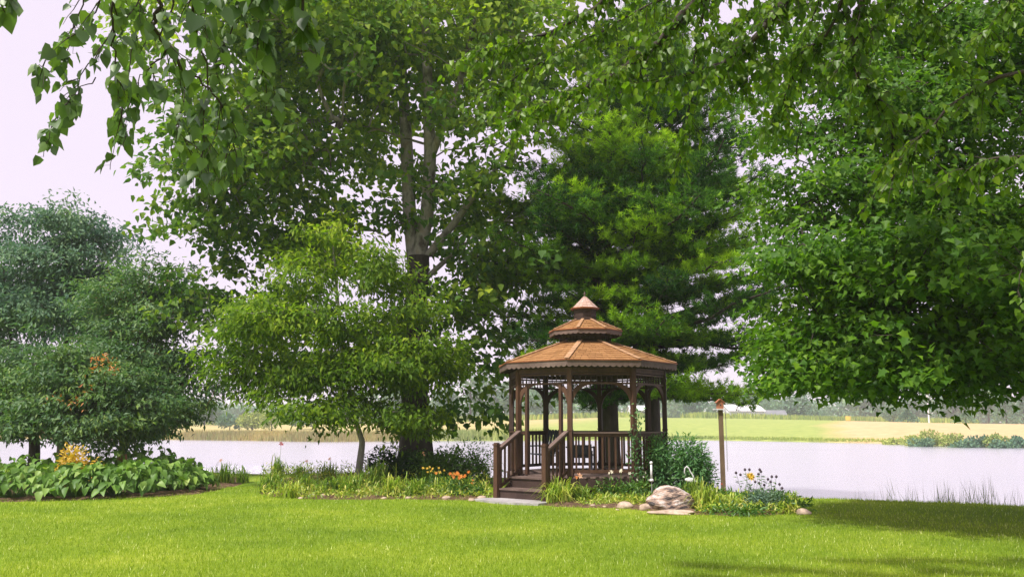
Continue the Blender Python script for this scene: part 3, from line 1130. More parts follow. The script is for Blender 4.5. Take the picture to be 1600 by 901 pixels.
# lantern of short spindles between the two lower tiers
for z_ in (3.46, 3.60):
    for k in range(8):
        A, B = gv(PHI[k], .60, z_), gv(PHI[(k + 1) % 8], .60, z_)
        mb = MB(); mb.beam(A, B, .04, .03); mb.build('lantern_rail', M['wood_shaded'], gz)
for k in range(8):
    for i in range(5):
        A, B = gv(PHI[k], .60, 3.53), gv(PHI[(k + 1) % 8], .60, 3.53)
        p = A + (B - A) * (i / 5)
        mb = MB(); mb.obox(p, (1, 0, 0), (0, 1, 0), UPV, .035 if i == 0 else .016, .035 if i == 0 else .016, .12)
        mb.build('lantern_spindle', M['wood_shaded'], gz)
roof_tier(.86, 3.72, .29, 3.97, 5, .12, M['shingle'], True, M['hip'], .105, M['wood_grey'], M['wood_red'], scal=.024)
# cupola
for k in range(8):
    A, B = gv(PHI[k], .27, 3.96), gv(PHI[(k + 1) % 8], .27, 3.96)
    d = unit(B - A); n_ = unit(unit((A + B) / 2 - GC) * np.array([1, 1, 0]))
    mb = MB()
    for j in range(3):
        z0 = .0 + j * .10
        mb.obox((A + B) / 2 + UPV * (z0 + .055) - n_ * .012, d, n_, UPV, np.linalg.norm(B - A), .02, .094)
    mb.build('cupola_panel', M['wood_shaded'], gz)
roof_tier(.325, 4.27, .012, 4.57, 5, .10, M['shingle_pale'], False, M['shingle_pale'], .03, M['wood_red'], M['wood_red'], caps=False, scal=.0, th=.010)
mb = MB(); mb.lathe(GC + UPV * 4.54, [(.03, 0), (.035, .02), (.012, .04), (.012, .06), (.03, .085), (.012, .115), (.002, .15)], 10)
mb.build('finial', M['wood_grey'], gz, smooth=True)

# stairs at the entrance
A, B, d, nrm = face_frame(ENT, RP + .1)
L = np.linalg.norm(B - A)
sa, sb = A + d * (L / 2 - .59), A + d * (L / 2 + .59)
for z_, y0, y1 in ((.255, .34, .70), (.478, .0, .35)):
    mb = MB(); mb.beam(sa + nrm * ((y0 + y1) / 2 + .012) + UPV * (z_ - .018), sb + nrm * ((y0 + y1) / 2 + .012) + UPV * (z_ - .018), y1 - y0 + .02, .036); mb.build('stair_tread', M['wood_grey'], gz)
    lo_ = .0 if z_ < .3 else .256
    mb = MB(); mb.beam(sa + nrm * (y1 - .02) + UPV * (lo_ + z_ - .036) / 2, sb + nrm * (y1 - .02) + UPV * (lo_ + z_ - .036) / 2, .024, z_ - .036 - lo_); mb.build('stair_riser', M['wood_shaded'], gz)
for P0, s_ in ((sa, -1), (sb, 1)):
    side = d * s_
    mb = MB()
    poly = [P0 + side * .004, P0 + side * .004 + nrm * .66, P0 + side * .004 + nrm * .66 + UPV * .16, P0 + side * .004 + nrm * .05 + UPV * (ZF - .02), P0 + side * .004 + UPV * (ZF - .02)]
    mb.prism(poly, side * .036); mb.build('stair_stringer', M['wood'], gz)
    nw = P0 + side * .045 + nrm * .74
    mb = MB(); mb.obox(nw + UPV * .57, d, nrm, UPV, .10, .10, 1.14); mb.obox(nw + UPV * 1.155, d, nrm, UPV, .13, .13, .03); mb.obox(nw + UPV * 1.18, d, nrm, UPV, .09, .09, .03)
    mb.build('newel_post', M['wood'], gz)
    t0 = P0 + side * .045 + nrm * -.04 + UPV * (ZF + .93); t1 = nw - nrm * .052 + UPV * 1.06
    mb = MB(); mb.beam(t0, t1, .11, .034); mb.build('stair_handrail', M['wood_grey'], gz)
    mb = MB(); mb.beam(t0 - UPV * .05, t1 - UPV * .05, .04, .06); mb.build('stair_rail', M['wood'], gz)
    b0 = P0 + side * .045 + nrm * -.04 + UPV * (ZF + .1); b1 = nw - nrm * .052 + UPV * .24
    mb = MB(); mb.beam(b0, b1, .04, .06); mb.build('stair_rail', M['wood'], gz)
    for i in range(5):
        f = (i + .7) / 5.4
        p0, p1 = b0 + (b1 - b0) * f, t0 + (t1 - t0) * f - UPV * .05
        mb = MB(); mb.beam(p0, p1, .034, .034, up=tuple(d)); mb.build('stair_baluster', M['wood'], gz)

# slab at the foot of the stairs
sc_ = (sa + sb) / 2 + nrm * 1.0
mb = MB()
poly = []
for k in range(14):
    a = 2 * math.pi * k / 14
    poly.append(sc_ + d * .86 * math.cos(a) * (1 + .08 * math.sin(3 * a)) + nrm * .40 * np.sign(math.sin(a)) * abs(math.sin(a)) ** .6 * (1 + .07 * math.cos(4 * a)) - UPV * .03)
mb.prism(poly, UPV * .085)
o = mb.build('stepping_slab', M['slab'])
tag(o, 'flat pale grey stone slab set in the grass at the foot of the gazebo stairs', 'paving slab')

# chairs on the deck
def chair(loc, rz, label, slats, tall=.98):
    t = thing('garden_chair', label, 'chair', loc)
    t.rotation_euler.z = rz
    base = np.array(loc, float)
    def part(name, fn):
        mb = MB(); fn(mb); mb.v = [tuple(np.array(p) + base) for p in mb.v]
        return mb.build(name, M['chair_wood'], t)
    for sx in (-1, 1):
        part('leg', lambda m: m.beam((sx * .27, -.25, .0), (sx * .27, -.25, .56), .045, .045, (0, 1, 0)))
        part('leg', lambda m: m.beam((sx * .25, .30, .0), (sx * .25, .22, .5), .045, .045, (0, 1, 0)))
        part('armrest', lambda m: m.beam((sx * .29, -.3, .575), (sx * .29, .26, .575), .07, .03))
    for i in range(5):
        part('slat', lambda m: m.beam((-.25, -.24 + i * .11, .40 - i * .012), (.25, -.24 + i * .11, .40 - i * .012), .085, .022))
    if slats == 'vertical':
        for i in range(5):
            part('slat', lambda m: m.beam((-.2 + i * .1, .24, .38), (-.22 + i * .11, .40, tall), .07, .02, (0, 1, 0)))
    else:
        for sx in (-1, 1):
            part('back_post', lambda m: m.beam((sx * .24, .24, .36), (sx * .24, .36, tall), .04, .04, (0, 1, 0)))
        for i in range(6):
            z_ = .44 + i * (tall - .44) / 6
            part('slat', lambda m: m.beam((-.24, .245 + (z_ - .36) * .19, z_), (.24, .245 + (z_ - .36) * .19, z_), .018, .045))
    part('stretcher', lambda m: m.beam((-.25, .22, .46), (.25, .22, .46), .03, .04))
    return t


chair(GC + E1 * -1.02 + E2 * -.35 + UPV * ZF, R(-52), 'dark upright-slat armchair inside the gazebo behind the stairs', 'vertical', .95)
chair(GC + E1 * -.12 + E2 * .45 + UPV * ZF, R(170), 'low dark armchair with horizontal back slats inside the gazebo by the front corner post', 'horizontal', .64)

# ------------------------------------------------------------------ big trees
def bl(px, py, D, rx, ry, rd, wt=1.0):
    s = D / F
    return (at(px, py, D), np.array([rx * s, rd, ry * s]), wt * rx * ry / 1e4 * rd)


def line(pts):
    """pts: (px,py,D) list"""
    return [at(*p) for p in pts]


def foot(px, py, D):
    p = at(px, py, D); p[2] = ground_z(p[0], p[1]) - .05
    return p


# sycamore behind the beds
fs = foot(648, 735, 25.5)
tp = [fs] + line([(648, 650, 25.5), (645, 560, 25.5), (650, 470, 25.5), (655, 400, 25.5)])
tr = [.46, .40, .37, .34, .30]
stemA = line([(655, 400, 25.5), (668, 330, 25.4), (672, 240, 25.3), (668, 130, 25.2), (664, 20, 25.2), (660, -140, 25.2), (655, -320, 25.2), (650, -460, 25.2)])
stemB = line([(650, 430, 25.5), (640, 330, 25.8), (636, 230, 26.2), (628, 100, 26.8), (615, -60, 27.2), (600, -220, 27.5)])
stemC = line([(672, 250, 25.3), (690, 205, 25.0), (716, 140, 24.7), (735, 60, 24.4), (760, -60, 24.2)])
stemD = line([(664, 225, 25.3), (630, 215, 24.9), (590, 202, 24.5), (535, 190, 24.1)])
stemE = line([(668, 400, 25.5), (705, 355, 25.2), (745, 300, 24.9), (775, 262, 24.6)])
stemF = line([(660, 440, 25.5), (720, 385, 25.3), (790, 345, 25.0), (850, 325, 24.8)])
syc_trunks = [(tp, tr, None), (stemA, [.24, .21, .19, .16, .12, .09, .06, .03], 4), (stemB, [.24, .21, .19, .15, .1, .05], 4),
              (stemC, [.13, .12, .10, .07, .03], 7), (stemD, [.10, .09, .07, .03], 7), (stemE, [.17, .14, .10, .05], 4), (stemF, [.12, .10, .07, .03], 4)]


def syc_cull(P, rng):
    # open pockets where the sky shows through the crown
    k = np.zeros(len(P), bool)
    for (px, py, rp) in [(640, 105, 42), (712, 260, 34), (780, 290, 40), (820, 240, 30), (600, 420, 24), (835, 300, 34), (700, 330, 22), (730, 520, 34), (740, 560, 26), (790, 470, 30), (760, 430, 22), (520, 290, 18), (620, 60, 20)]:
        for D in (25,):
            d = P - CAM
            z = d[:, 1] * math.cos(PITCH) + d[:, 2] * math.sin(PITCH)
            u = -d[:, 1] * math.sin(PITCH) + d[:, 2] * math.cos(PITCH)
            x_ = 800 + F * d[:, 0] / z; y_ = 450.5 - F * u / z
            k |= (np.hypot(x_ - px, y_ - py) < rp * .42)
    # nothing hangs right in front of the pale forks
    for path in (stemA, stemC, stemD, stemE, stemF):
        for a_, b_ in zip(path[:-1], path[1:]):
            ab = b_ - a_
            t = np.clip(((P - a_) @ ab) / (ab @ ab), 0, 1)
            q = a_ + t[:, None] * ab
            dq = q - P
            k |= (np.hypot(dq[:, 0], dq[:, 2]) < .62) & (P[:, 1] < q[:, 1] + .3) & (rng.uniform(size=len(P)) < .3)
    return k


syc_blobs = [bl(640, -120, 25, 330, 260, 5.5, .8), bl(430, 60, 24.5, 200, 190, 4.5), bl(345, 210, 25, 130, 120, 3.2), bl(640, 110, 25, 220, 150, 4.5),
             bl(820, 60, 25, 140, 150, 3.5), bl(450, 300, 25.5, 190, 130, 4), bl(380, 420, 26.5, 110, 100, 3), bl(760, 330, 26, 120, 110, 3, .75),
             bl(590, 330, 26, 150, 120, 3.5, .8), bl(740, 480, 26, 75, 90, 2.6, .7), bl(720, 600, 26, 70, 60, 2, .7), bl(290, 250, 25, 70, 60, 2), bl(420, 540, 27, 110, 90, 2.5),
             bl(640, 500, 26, 110, 90, 3), bl(740, 250, 24.6, 70, 70, 1.6, 1.3), bl(750, 400, 24.8, 80, 70, 1.6, 1.3), bl(690, 340, 24.2, 50, 60, 1.2, 1.1), bl(800, 220, 25.5, 90, 90, 2.5), bl(830, 400, 26.5, 70, 110, 2.4), bl(770, 590, 26, 60, 50, 2), bl(690, 640, 24.4, 60, 30, .8, 1.5), bl(610, 655, 24.2, 50, 26, .7, 1.2), bl(250, 320, 25.5, 40, 60, 1.6), bl(300, 440, 26, 60, 60, 2)]
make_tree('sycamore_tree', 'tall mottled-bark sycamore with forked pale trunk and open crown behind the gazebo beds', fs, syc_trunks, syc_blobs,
          2500, 27, (.32, .32, .16), 'sycamore', .22, M['sycamore'], M['bark_syc'], 11, gs=.6, bark0=M['bark_dark'], cull=syc_cull, droop=.5, up=.5, out_density=.16, exp=.47, twig=.006,  # dark lower trunk: browner bark and its shade both put into the colour
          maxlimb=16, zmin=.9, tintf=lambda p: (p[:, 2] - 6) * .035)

# small tree with pale leaning trunk
f2 = foot(558, 744, 22.5)
t2 = [f2] + line([(563, 715, 22.5), (566, 690, 22.5), (558, 665, 22.5), (548, 620, 22.5), (535, 540, 22.4), (528, 470, 22.4), (522, 410, 22.3), (518, 350, 22.3)])
b2_ = [bl(520, 365, 22, 42, 34, .9, 1.2), bl(478, 425, 21.9, 60, 38, 1.2), bl(572, 430, 22.1, 58, 45, 1.2), bl(425, 495, 21.8, 68, 38, 1.4), bl(525, 505, 21.8, 85, 42, 1.5), bl(640, 480, 22, 58, 46, 1.2),
       bl(385, 570, 22, 62, 42, 1.4), bl(470, 585, 21.5, 90, 46, 1.7), bl(585, 565, 21.8, 80, 48, 1.6), bl(660, 580, 21.8, 56, 52, 1.3), bl(500, 640, 21.6, 80, 18, 1.2), bl(645, 655, 22, 58, 22, 1.0, 1.1), bl(590, 655, 21.8, 40, 16, .9),
       bl(450, 455, 21.6, 30, 18, .8), bl(610, 400, 22, 26, 18, .7)]
make_tree('ornamental_tree', 'small yellow-green tree with slender pale leaning trunk beside the pond bank', f2, [(t2, [.10, .09, .075, .07, .062, .05, .04, .03, .015], None)], b2_,
          820, 38, (.24, .24, .11), 'broadlance', .17,  M['birch'], surf_mat('pale_grey_bark', (.24, .215, .2), (.40, .37, .35), 4, (1, 1, .4), .85, .4, .2, fine=22), 12, gs=.30, gz=.5, group_n=7, shell=.6, droop=.6, up=.75, flare=1.25, exp=.42, twig=.004, limb_r=.03, zmin=1.0,
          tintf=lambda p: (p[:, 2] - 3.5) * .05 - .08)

# maple at the right
mb_ = np.array([12.6, 15.2, -.05])
mt = [mb_, mb_ + [0, 0, 1.6], mb_ + [-.1, 0, 3.0], mb_ + [-.2, .1, 6.0], mb_ + [-.1, 0, 10.0]]
l1 = [mt[1] + [0, 0, .25], at(1700, 575, 15), at(1640, 590, 14.8), at(1575, 600, 14.6), at(1490, 570, 14.4), at(1400, 540, 14.2)]
l2 = [mt[2], at(1700, 470, 15.5), at(1590, 400, 15.3), at(1440, 350, 15.2), at(1330, 310, 15)]
l3 = [mt[3] * .6 + mt[2] * .4, at(1760, 180, 14), at(1640, 60, 13.5), at(1520, -60, 13)]
l4 = [mt[3] * .8 + mt[2] * .2, at(1700, 240, 15.5), at(1560, 170, 15.6), at(1470, 60, 15.6)]
maple_trunks = [(mt, [.36, .32, .29, .22, .08], None), (l1, [.14, .12, .10, .085, .06, .03], 1), (l2, [.17, .14, .11, .08, .04], 2), (l3, [.15, .12, .08, .04], 2), (l4, [.15, .11, .08, .04], 2)]
b3 = [bl(1245, 590, 14.8, 40, 36, 1.2, 1.5), bl(1300, 560, 14.5, 75, 50, 1.5, 1.2), bl(1285, 615, 14.2, 45, 16, 1.0, 1.3), bl(1520, 625, 13.2, 45, 26, 1.0, 1.5), bl(1440, 60, 15, 100, 70, 1.8), bl(1590, 500, 12.6, 60, 60, 1.5, 1.6), bl(1600, 400, 12.8, 60, 60, 1.5, 1.2), bl(1300, 590, 14.2, 70, 30, 1.4, 1.6), bl(1400, 600, 13.6, 90, 28, 1.6, 1.8), bl(1480, 610, 13.2, 90, 30, 1.6, 1.8), bl(1570, 600, 13, 70, 34, 1.6, 1.6), bl(1200, 250, 16, 60, 60, 1.6), bl(1400, 420, 14, 150, 90, 2.6), bl(1330, 330, 15, 150, 110, 2.4), bl(1430, 190, 15.5, 190, 140, 2.6), bl(1250, 430, 15, 90, 70, 1.7), bl(1330, 530, 14.3, 130, 65, 2.1), bl(1215, 520, 15, 70, 60, 1.5),
      bl(1500, 470, 13.2, 160, 110, 2.4), bl(1520, 300, 14, 160, 110, 2.6), bl(1420, 590, 14, 120, 34, 1.7), bl(1550, 570, 13.2, 110, 55, 2.0), bl(1260, 590, 14.8, 45, 35, 1.2),
      bl(1300, 120, 16, 110, 110, 2), bl(1560, 90, 14.5, 120, 130, 2.4), bl(1510, 618, 13.6, 55, 25, 1.2), bl(1230, 330, 15.5, 60, 60, 1.4),
      ((13.8, 14.5, 6.2), np.array([6.5, 5.5, 4.2]), 9), ((11.2, 10.4, 4.8), np.array([3.0, 2.3, 1.9]), 5), ((6.6, 8.4, 8.8), np.array([3.4, 2.4, .9]), 15), ((10, 9.5, 8.0), np.array([3.0, 2.6, .9]), 8), ((13, 15, 10), np.array([5, 5, 3]), 3), ((12.2, 12.4, 3.6), np.array([4.2, 2.6, 1.6]), 5)]  # the high masses are unseen, added above the view to shade the lawn
make_tree('maple_tree', 'dense dark green maple reaching over the lawn from the right with lobed leaves', mb_, maple_trunks, b3,
          5000, 31, (.24, .24, .09), 'maple', .125, M['maple'], M['bark_dark'], 13, gs=.55, gz=.2, group_n=14, droop=.45, up=.85, exp=.42, twig=.005, out_density=.8, maxlimb=10, limb_r=.035, zmin=1.8, ragged=.18, cull=lambda P, rng: (P[:, 0] < .285 * P[:, 1] + rng.normal(0, .12, len(P))) & (P[:, 2] < 7.5))

# left trees
fa = foot(52, 745, 24)
ta = [fa] + line([(54, 700, 24), (50, 660, 24), (46, 610, 24), (60, 560, 24)])
ta2 = line([(50, 650, 24), (95, 600, 23.8), (140, 560, 23.6)])
ba = [bl(60, 668, 23.4, 70, 18, 1.1, 1.2), bl(140, 668, 23, 60, 20, 1.1, 1.2), bl(0, 655, 23.6, 50, 24, 1.1, 1.2), bl(80, 590, 23.5, 100, 50, 1.6), bl(150, 620, 23, 90, 45, 1.6), bl(40, 640, 23.5, 60, 30, 1.1), bl(215, 640, 23.4, 60, 38, 1.3), bl(-20, 600, 24, 80, 50, 1.5), bl(90, 645, 23, 60, 30, 1.1), bl(150, 570, 24, 60, 40, 1.2)]
make_tree('sumac_tree', 'low spreading tree with orange leaf sprays and stout trunk rising from the hosta bed', fa, [(ta, [.16, .14, .125, .10, .05], None), (ta2, [.07, .06, .03], 2)], ba,
          700, 48, (.24, .24, .07), 'broadlance', .16, M['ash'], M['bark_dark'], 14, gs=.36, gz=.5, group_n=6, droop=.4, up=1.0, exp=.44, twig=.004, n_single=0, zmin=.75, limb_r=.03)
fb = foot(188, 742, 27)
tb = [fb] + line([(192, 700, 27), (200, 660, 27), (215, 600, 27), (225, 540, 27), (230, 480, 27)])
bb = [bl(200, 672, 26, 60, 20, 1.2, 1.3), bl(265, 660, 26, 50, 24, 1.2, 1.2), bl(250, 470, 27, 90, 60, 1.9), bl(240, 560, 26.5, 90, 60, 1.9), bl(190, 520, 27, 70, 60, 1.7), bl(290, 600, 26, 55, 45, 1.3), bl(220, 640, 26, 70, 35, 1.4), bl(190, 455, 27.5, 50, 35, 1.3), bl(180, 600, 26.5, 60, 50, 1.4)]
make_tree('rowan_tree', 'dark green bushy tree with orange-brown trunk between the sycamore and the hosta bed', fb, [(tb, [.15, .13, .12, .09, .06, .03], None)], bb,
          760, 40, (.26, .26, .09), 'broadlance', .17, M['ash'], surf_mat('orange_brown_bark', (.25, .11, .04), (.38, .2, .09), 4, (1, 1, .3), .9, .6, .2), 15, gs=.36, gz=.5, group_n=6, droop=.4, up=.8, exp=.44, twig=.004, n_single=0, zmin=.7, limb_r=.03)
fc = foot(95, 735, 32)
tc = [fc] + line([(97, 680, 32), (100, 620, 32), (102, 560, 32), (108, 480, 32), (110, 400, 32), (104, 330, 32)])
tc2 = line([(100, 610, 32), (70, 540, 32), (60, 470, 32), (55, 400, 32)])
tc3 = line([(101, 590, 32), (140, 530, 32), (160, 460, 32), (170, 400, 32)])
tc4 = line([(99, 640, 32), (30, 580, 32), (10, 500, 32), (5, 420, 32)])
bc = [bl(90, 365, 32, 60, 45, 1.9), bl(130, 410, 32, 70, 55, 2.2), bl(50, 420, 32, 70, 50, 2.2), bl(160, 470, 32, 70, 45, 2), bl(0, 470, 32, 80, 60, 2.4), bl(-10, 380, 33, 50, 45, 2), bl(80, 490, 31.5, 110, 34, 2.4),
      bl(105, 330, 32, 18, 14, .6, 1.2), bl(155, 355, 32, 20, 20, .7, 1.2), bl(60, 560, 33, 120, 30, 2), bl(-60, 540, 32, 60, 90, 2), bl(5, 348, 33, 30, 24, 1)]
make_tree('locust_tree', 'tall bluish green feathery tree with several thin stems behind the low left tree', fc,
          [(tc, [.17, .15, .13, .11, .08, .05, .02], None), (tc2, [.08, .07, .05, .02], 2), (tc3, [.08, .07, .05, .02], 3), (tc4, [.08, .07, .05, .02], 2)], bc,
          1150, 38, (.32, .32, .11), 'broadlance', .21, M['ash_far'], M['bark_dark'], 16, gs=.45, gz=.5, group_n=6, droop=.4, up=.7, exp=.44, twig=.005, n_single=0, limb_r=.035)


# a few turned sprays on the left trees
def spray(name, label, cpx, cpy, D, n, spread, mat, sz, seed, parent=None):
    rng = np.random.default_rng(seed)
    c = at(cpx, cpy, D)
    pos = c + rng.normal(size=(n, 3)) * np.array(spread)
    V, T, tn = leaf_arrays('lance', pos, unit(rng.normal(size=(n, 3)) + [0, 0, -.3]), unit(rng.normal(0, .5, (n, 3)) + [0, -.5, 1]), sz * rng.uniform(.7, 1.2, n), rng.uniform(0, 1, n))
    o_ = mesh_obj(name, V, T, mat, parent, tn, kind='stuff')
    return o_


sumac = [o_ for o_ in bpy.data.objects if o_.name == 'sumac_tree'][0]
for i, (a, b, n_, s_) in enumerate([(160, 565, 55, .11), (150, 578, 20, .07), (120, 628, 22, .12), (175, 580, 12, .05), (135, 610, 12, .08), (90, 625, 14, .1)]):
    spray('orange_leaves', '', a, b, 21.8 if i in (0, 1, 3) else 22.0, n_, (s_ * 1.5, s_, s_), M['autumn'], .12, 60 + i, sumac)

# ------------------------------------------------------------------ pines
def make_pine(label, base, H, Rmax, zlow, seed, dirs_bias=None, lean=(0, 0), tuft_scale=1.0):
    rng = np.random.default_rng(seed)
    root = thing('pine_tree', label, 'tree', base)
    pts = [base + np.array([lean[0] * t, lean[1] * t, H * t]) for t in np.linspace(0, 1, 9)]
    trunk_mesh(pts, [.26 * (1 - .93 * t) + .015 for t in np.linspace(0, 1, 9)], rng, flare=1.3).build('trunk', M['bark_dark'], root, smooth=True)
    segA, segB, sa_, sb_ = [], [], [], []
    tp_, td_, tn_ = [], [], []
    z = zlow
    limbs = []
    while z < H - .25:
        f = (z - zlow) / (H - zlow)
        reach = Rmax * (1 - f ** 2.4) ** .9 * (0.7 + .3 * min(1, (f + .02) / .15)) * (1 + .16 * math.sin(z * 2.3)) + .3
        nb_ = rng.integers(7, 10)
        a0 = rng.uniform(0, 6.28)
        for b in range(nb_):
            a = a0 + b * 6.28 / nb_ + rng.normal(0, .18)
            L_ = reach * rng.uniform(.62, 1.12)
            dirh = np.array([math.cos(a), math.sin(a), 0])
            P0 = base + np.array([lean[0], lean[1], 0]) * (z / H) + UPV * z
            n_ = 7
            tilt = rng.uniform(.02, .28) + .5 * f
            pts_ = [P0 + dirh * L_ * t + UPV * (L_ * (tilt * t - .24 * t * t + .10 * t ** 4)) + rng.normal(0, .03, 3) * t * L_ for t in np.linspace(0, 1, n_)]
            r0 = .014 + .011 * L_
            limbs.append((pts_, r0))
            tone = rng.uniform(0, 1)
            for i in range(2, n_):
                t = i / (n_ - 1)
                for sd in (-1, 1):
                    for rep in range(2):
                        wl = L_ * .46 * (1.15 - t) * rng.uniform(.5, 1.15) + .22
                        sdir = unit(dirh * .75 + np.cross(UPV, dirh) * sd * rng.uniform(.5, 1.1) + UPV * rng.uniform(-.05, .3))
                        q0 = pts_[i - 1] + (pts_[i] - pts_[i - 1]) * rng.uniform()
                        q1 = q0 + sdir * wl + UPV * .06
                        segA.append(q0); segB.append(q1); sa_.append(.010); sb_.append(.004)
                        k = max(2, int(wl / .10))
                        for j in range(k):
                            tp_.append(q0 + (q1 - q0) * ((j + .6) / k) + rng.normal(0, .085, 3)); td_.append(unit(sdir + UPV * .45 + rng.normal(0, .25, 3))); tn_.append(tone + .25 * j / k)
                tp_.append(pts_[i]); td_.append(unit(dirh + UPV * .4)); tn_.append(tone)
        z += rng.uniform(.55, .78) * (1.1 - .35 * f)
    limbs.sort(key=lambda l_: -l_[1])
    rest = MB()
    for i, (pp, r0) in enumerate(limbs):
        if i < 26:
            mb = MB(); mb.tube(pp, [r0 * (1 - .8 * t) for t in np.linspace(0, 1, len(pp))], 6); mb.build('limb', M['bark_dark'], root, smooth=True)
        else:
            rest.tube(pp, [r0 * (1 - .8 * t) for t in np.linspace(0, 1, len(pp))], 4, False)
    rest.build('upper_limbs', M['bark_dark'], root, 'stuff')
    V, T = tubes(np.array(segA), np.array(segB), np.array(sa_), np.array(sb_), 3)
    mesh_obj('twigs', V, T, M['bark_dark'], root, kind='stuff')
    P, Dv, tn = np.array(tp_), np.array(td_), np.array(tn_)
    K = 19
    n = len(P)
    P = np.repeat(P, K, 0); Dv = np.repeat(Dv, K, 0); tn = np.repeat(tn, K)
    nd = unit(Dv * .5 + unit(rng.normal(size=P.shape)) * .9 + np.array([0, 0, .25]))
    P = P + rng.normal(0, .03, P.shape)
    ln = rng.uniform(.09, .155, len(P)) * tuft_scale
    side = unit(np.cross(nd, rng.normal(size=P.shape))) * (.0105 * tuft_scale)
    V = np.stack([P - side, P + side, P + nd * ln[:, None]], 1).reshape(-1, 3)
    T = np.arange(len(V)).reshape(-1, 3)
    tint = np.clip(.02 + .85 * tn ** 1.6 + rng.normal(0, .09, len(P)), 0, 1)  # contrast between limbs paints sunlit boughs and dark gaps into the needles
    mesh_obj('needles', V, T, M['needle'], root, np.repeat(tint, 3), kind='stuff')
    print('pine needles', len(P))
    return root


p1 = foot(1022, 735, 25.6)
make_pine('tall white pine with wide drooping boughs directly behind the gazebo roof', p1, 16.5, 4.6, 4.3, 21, tuft_scale=1.25)
p2 = foot(955, 738, 25.0)
make_pine('shorter slimmer pine with dark trunk seen through the gazebo arches', p2, 10.0, 3.3, 3.4, 22, tuft_scale=1.25)

# ------------------------------------------------------------------ overhanging heart-leaved trees beside the camera
def overhang(name, label, base, trunk, boughs, seed, mat, size, hang, leafgap, tang=.5, sparse=1.0, scat=.25):
    """boughs: list of (points, radius). twigs hang from them; leaves alternate along the twigs"""
    rng = np.random.default_rng(seed)
    root = thing(name, label, 'tree', base)
    trunk_mesh(trunk, [.22, .19, .17, .13, .06][:len(trunk)], rng).build('trunk', M['bark_dark'], root, smooth=True)
    A_, B_, ra_, rb_ = [], [], [], []
    lp, ld, ln_, ls, lt = [], [], [], [], []

    def leaves_on(q, n):
        for j in range(1, len(q)):
            seg = q[j] - q[j - 1]; L_ = np.linalg.norm(seg)
            k = max(1, int(L_ / leafgap))
            for i in range(k):
                p = q[j - 1] + seg * ((i + rng.uniform()) / k)
                sd = unit(rng.normal(size=3)) * np.array([1, 1, .3])
                a = p + sd * rng.uniform(.012, .035)
                A_.append(p); B_.append(a); ra_.append(.0009); rb_.append(.0008)
                lp.append(a)
                ld.append(unit(unit(sd) * .55 + np.array([0, 0, -rng.uniform(.25, 1.2)])))
                nv = unit(np.array([sd[0] * .6 + rng.normal(0, .45), sd[1] * .6 + rng.normal(0, .45), rng.uniform(.1, 1.0)]))
                ln_.append(nv); ls.append(size * rng.uniform(.6, 1.2)); lt.append(np.clip(.5 + rng.normal(0, .25), 0, 1))

    for pts, r0, twl, nper in boughs:
        pts = [np.asarray(p, float) for p in pts]
        q = []
        for j in range(len(pts) - 1):
            for t in np.linspace(0, 1, 6)[:-1]:
                q.append(pts[j] * (1 - t) + pts[j + 1] * t + rng.normal(0, .008, 3))
        q.append(pts[-1])
        rr = [max(.0018, r0 * (1 - .85 * t)) for t in np.linspace(0, 1, len(q))]
        mb = MB(); mb.tube(q, rr, 6); mb.build('bough', M['bark_dark'], root, smooth=True)
        n_ = int(nper * sparse)
        for i in range(n_):
            t = rng.uniform(.02, 1) * (len(q) - 1)
            j = min(int(t), len(q) - 2)
            p = q[j] + (q[j + 1] - q[j]) * (t - j)
            d0 = unit(q[j + 1] - q[j])
            dr = unit(d0 * rng.uniform(.2, .9) + unit(rng.normal(size=3)) * np.array([1, 1, .5]) * .8 + np.array([0, 0, -hang * rng.uniform(0, 1)]))
            L_ = twl * rng.uniform(.35, 1.15)
            path = [p]
            for s_ in range(4):
                dr = unit(dr + np.array([0, 0, -.18 * hang]) + rng.normal(0, .12, 3))
                path.append(path[-1] + dr * L_ / 4)
            for s_ in range(4):
                A_.append(path[s_]); B_.append(path[s_ + 1]); ra_.append(.004 - .0007 * s_); rb_.append(.0033 - .0007 * s_)
            leaves_on(path, 1)
        leaves_on(q[len(q) // 2:], 1)
    V, T = tubes(np.array(A_), np.array(B_), np.array(ra_), np.array(rb_), 3)
    mesh_obj('twigs', V, T, M['bark_dark'], root, kind='stuff')
    print(name, len(lp))
    foliage('heart', mat, np.array(lp), np.array(ld), np.array(ln_), np.array(ls), np.array(lt), root, 300)
    return root


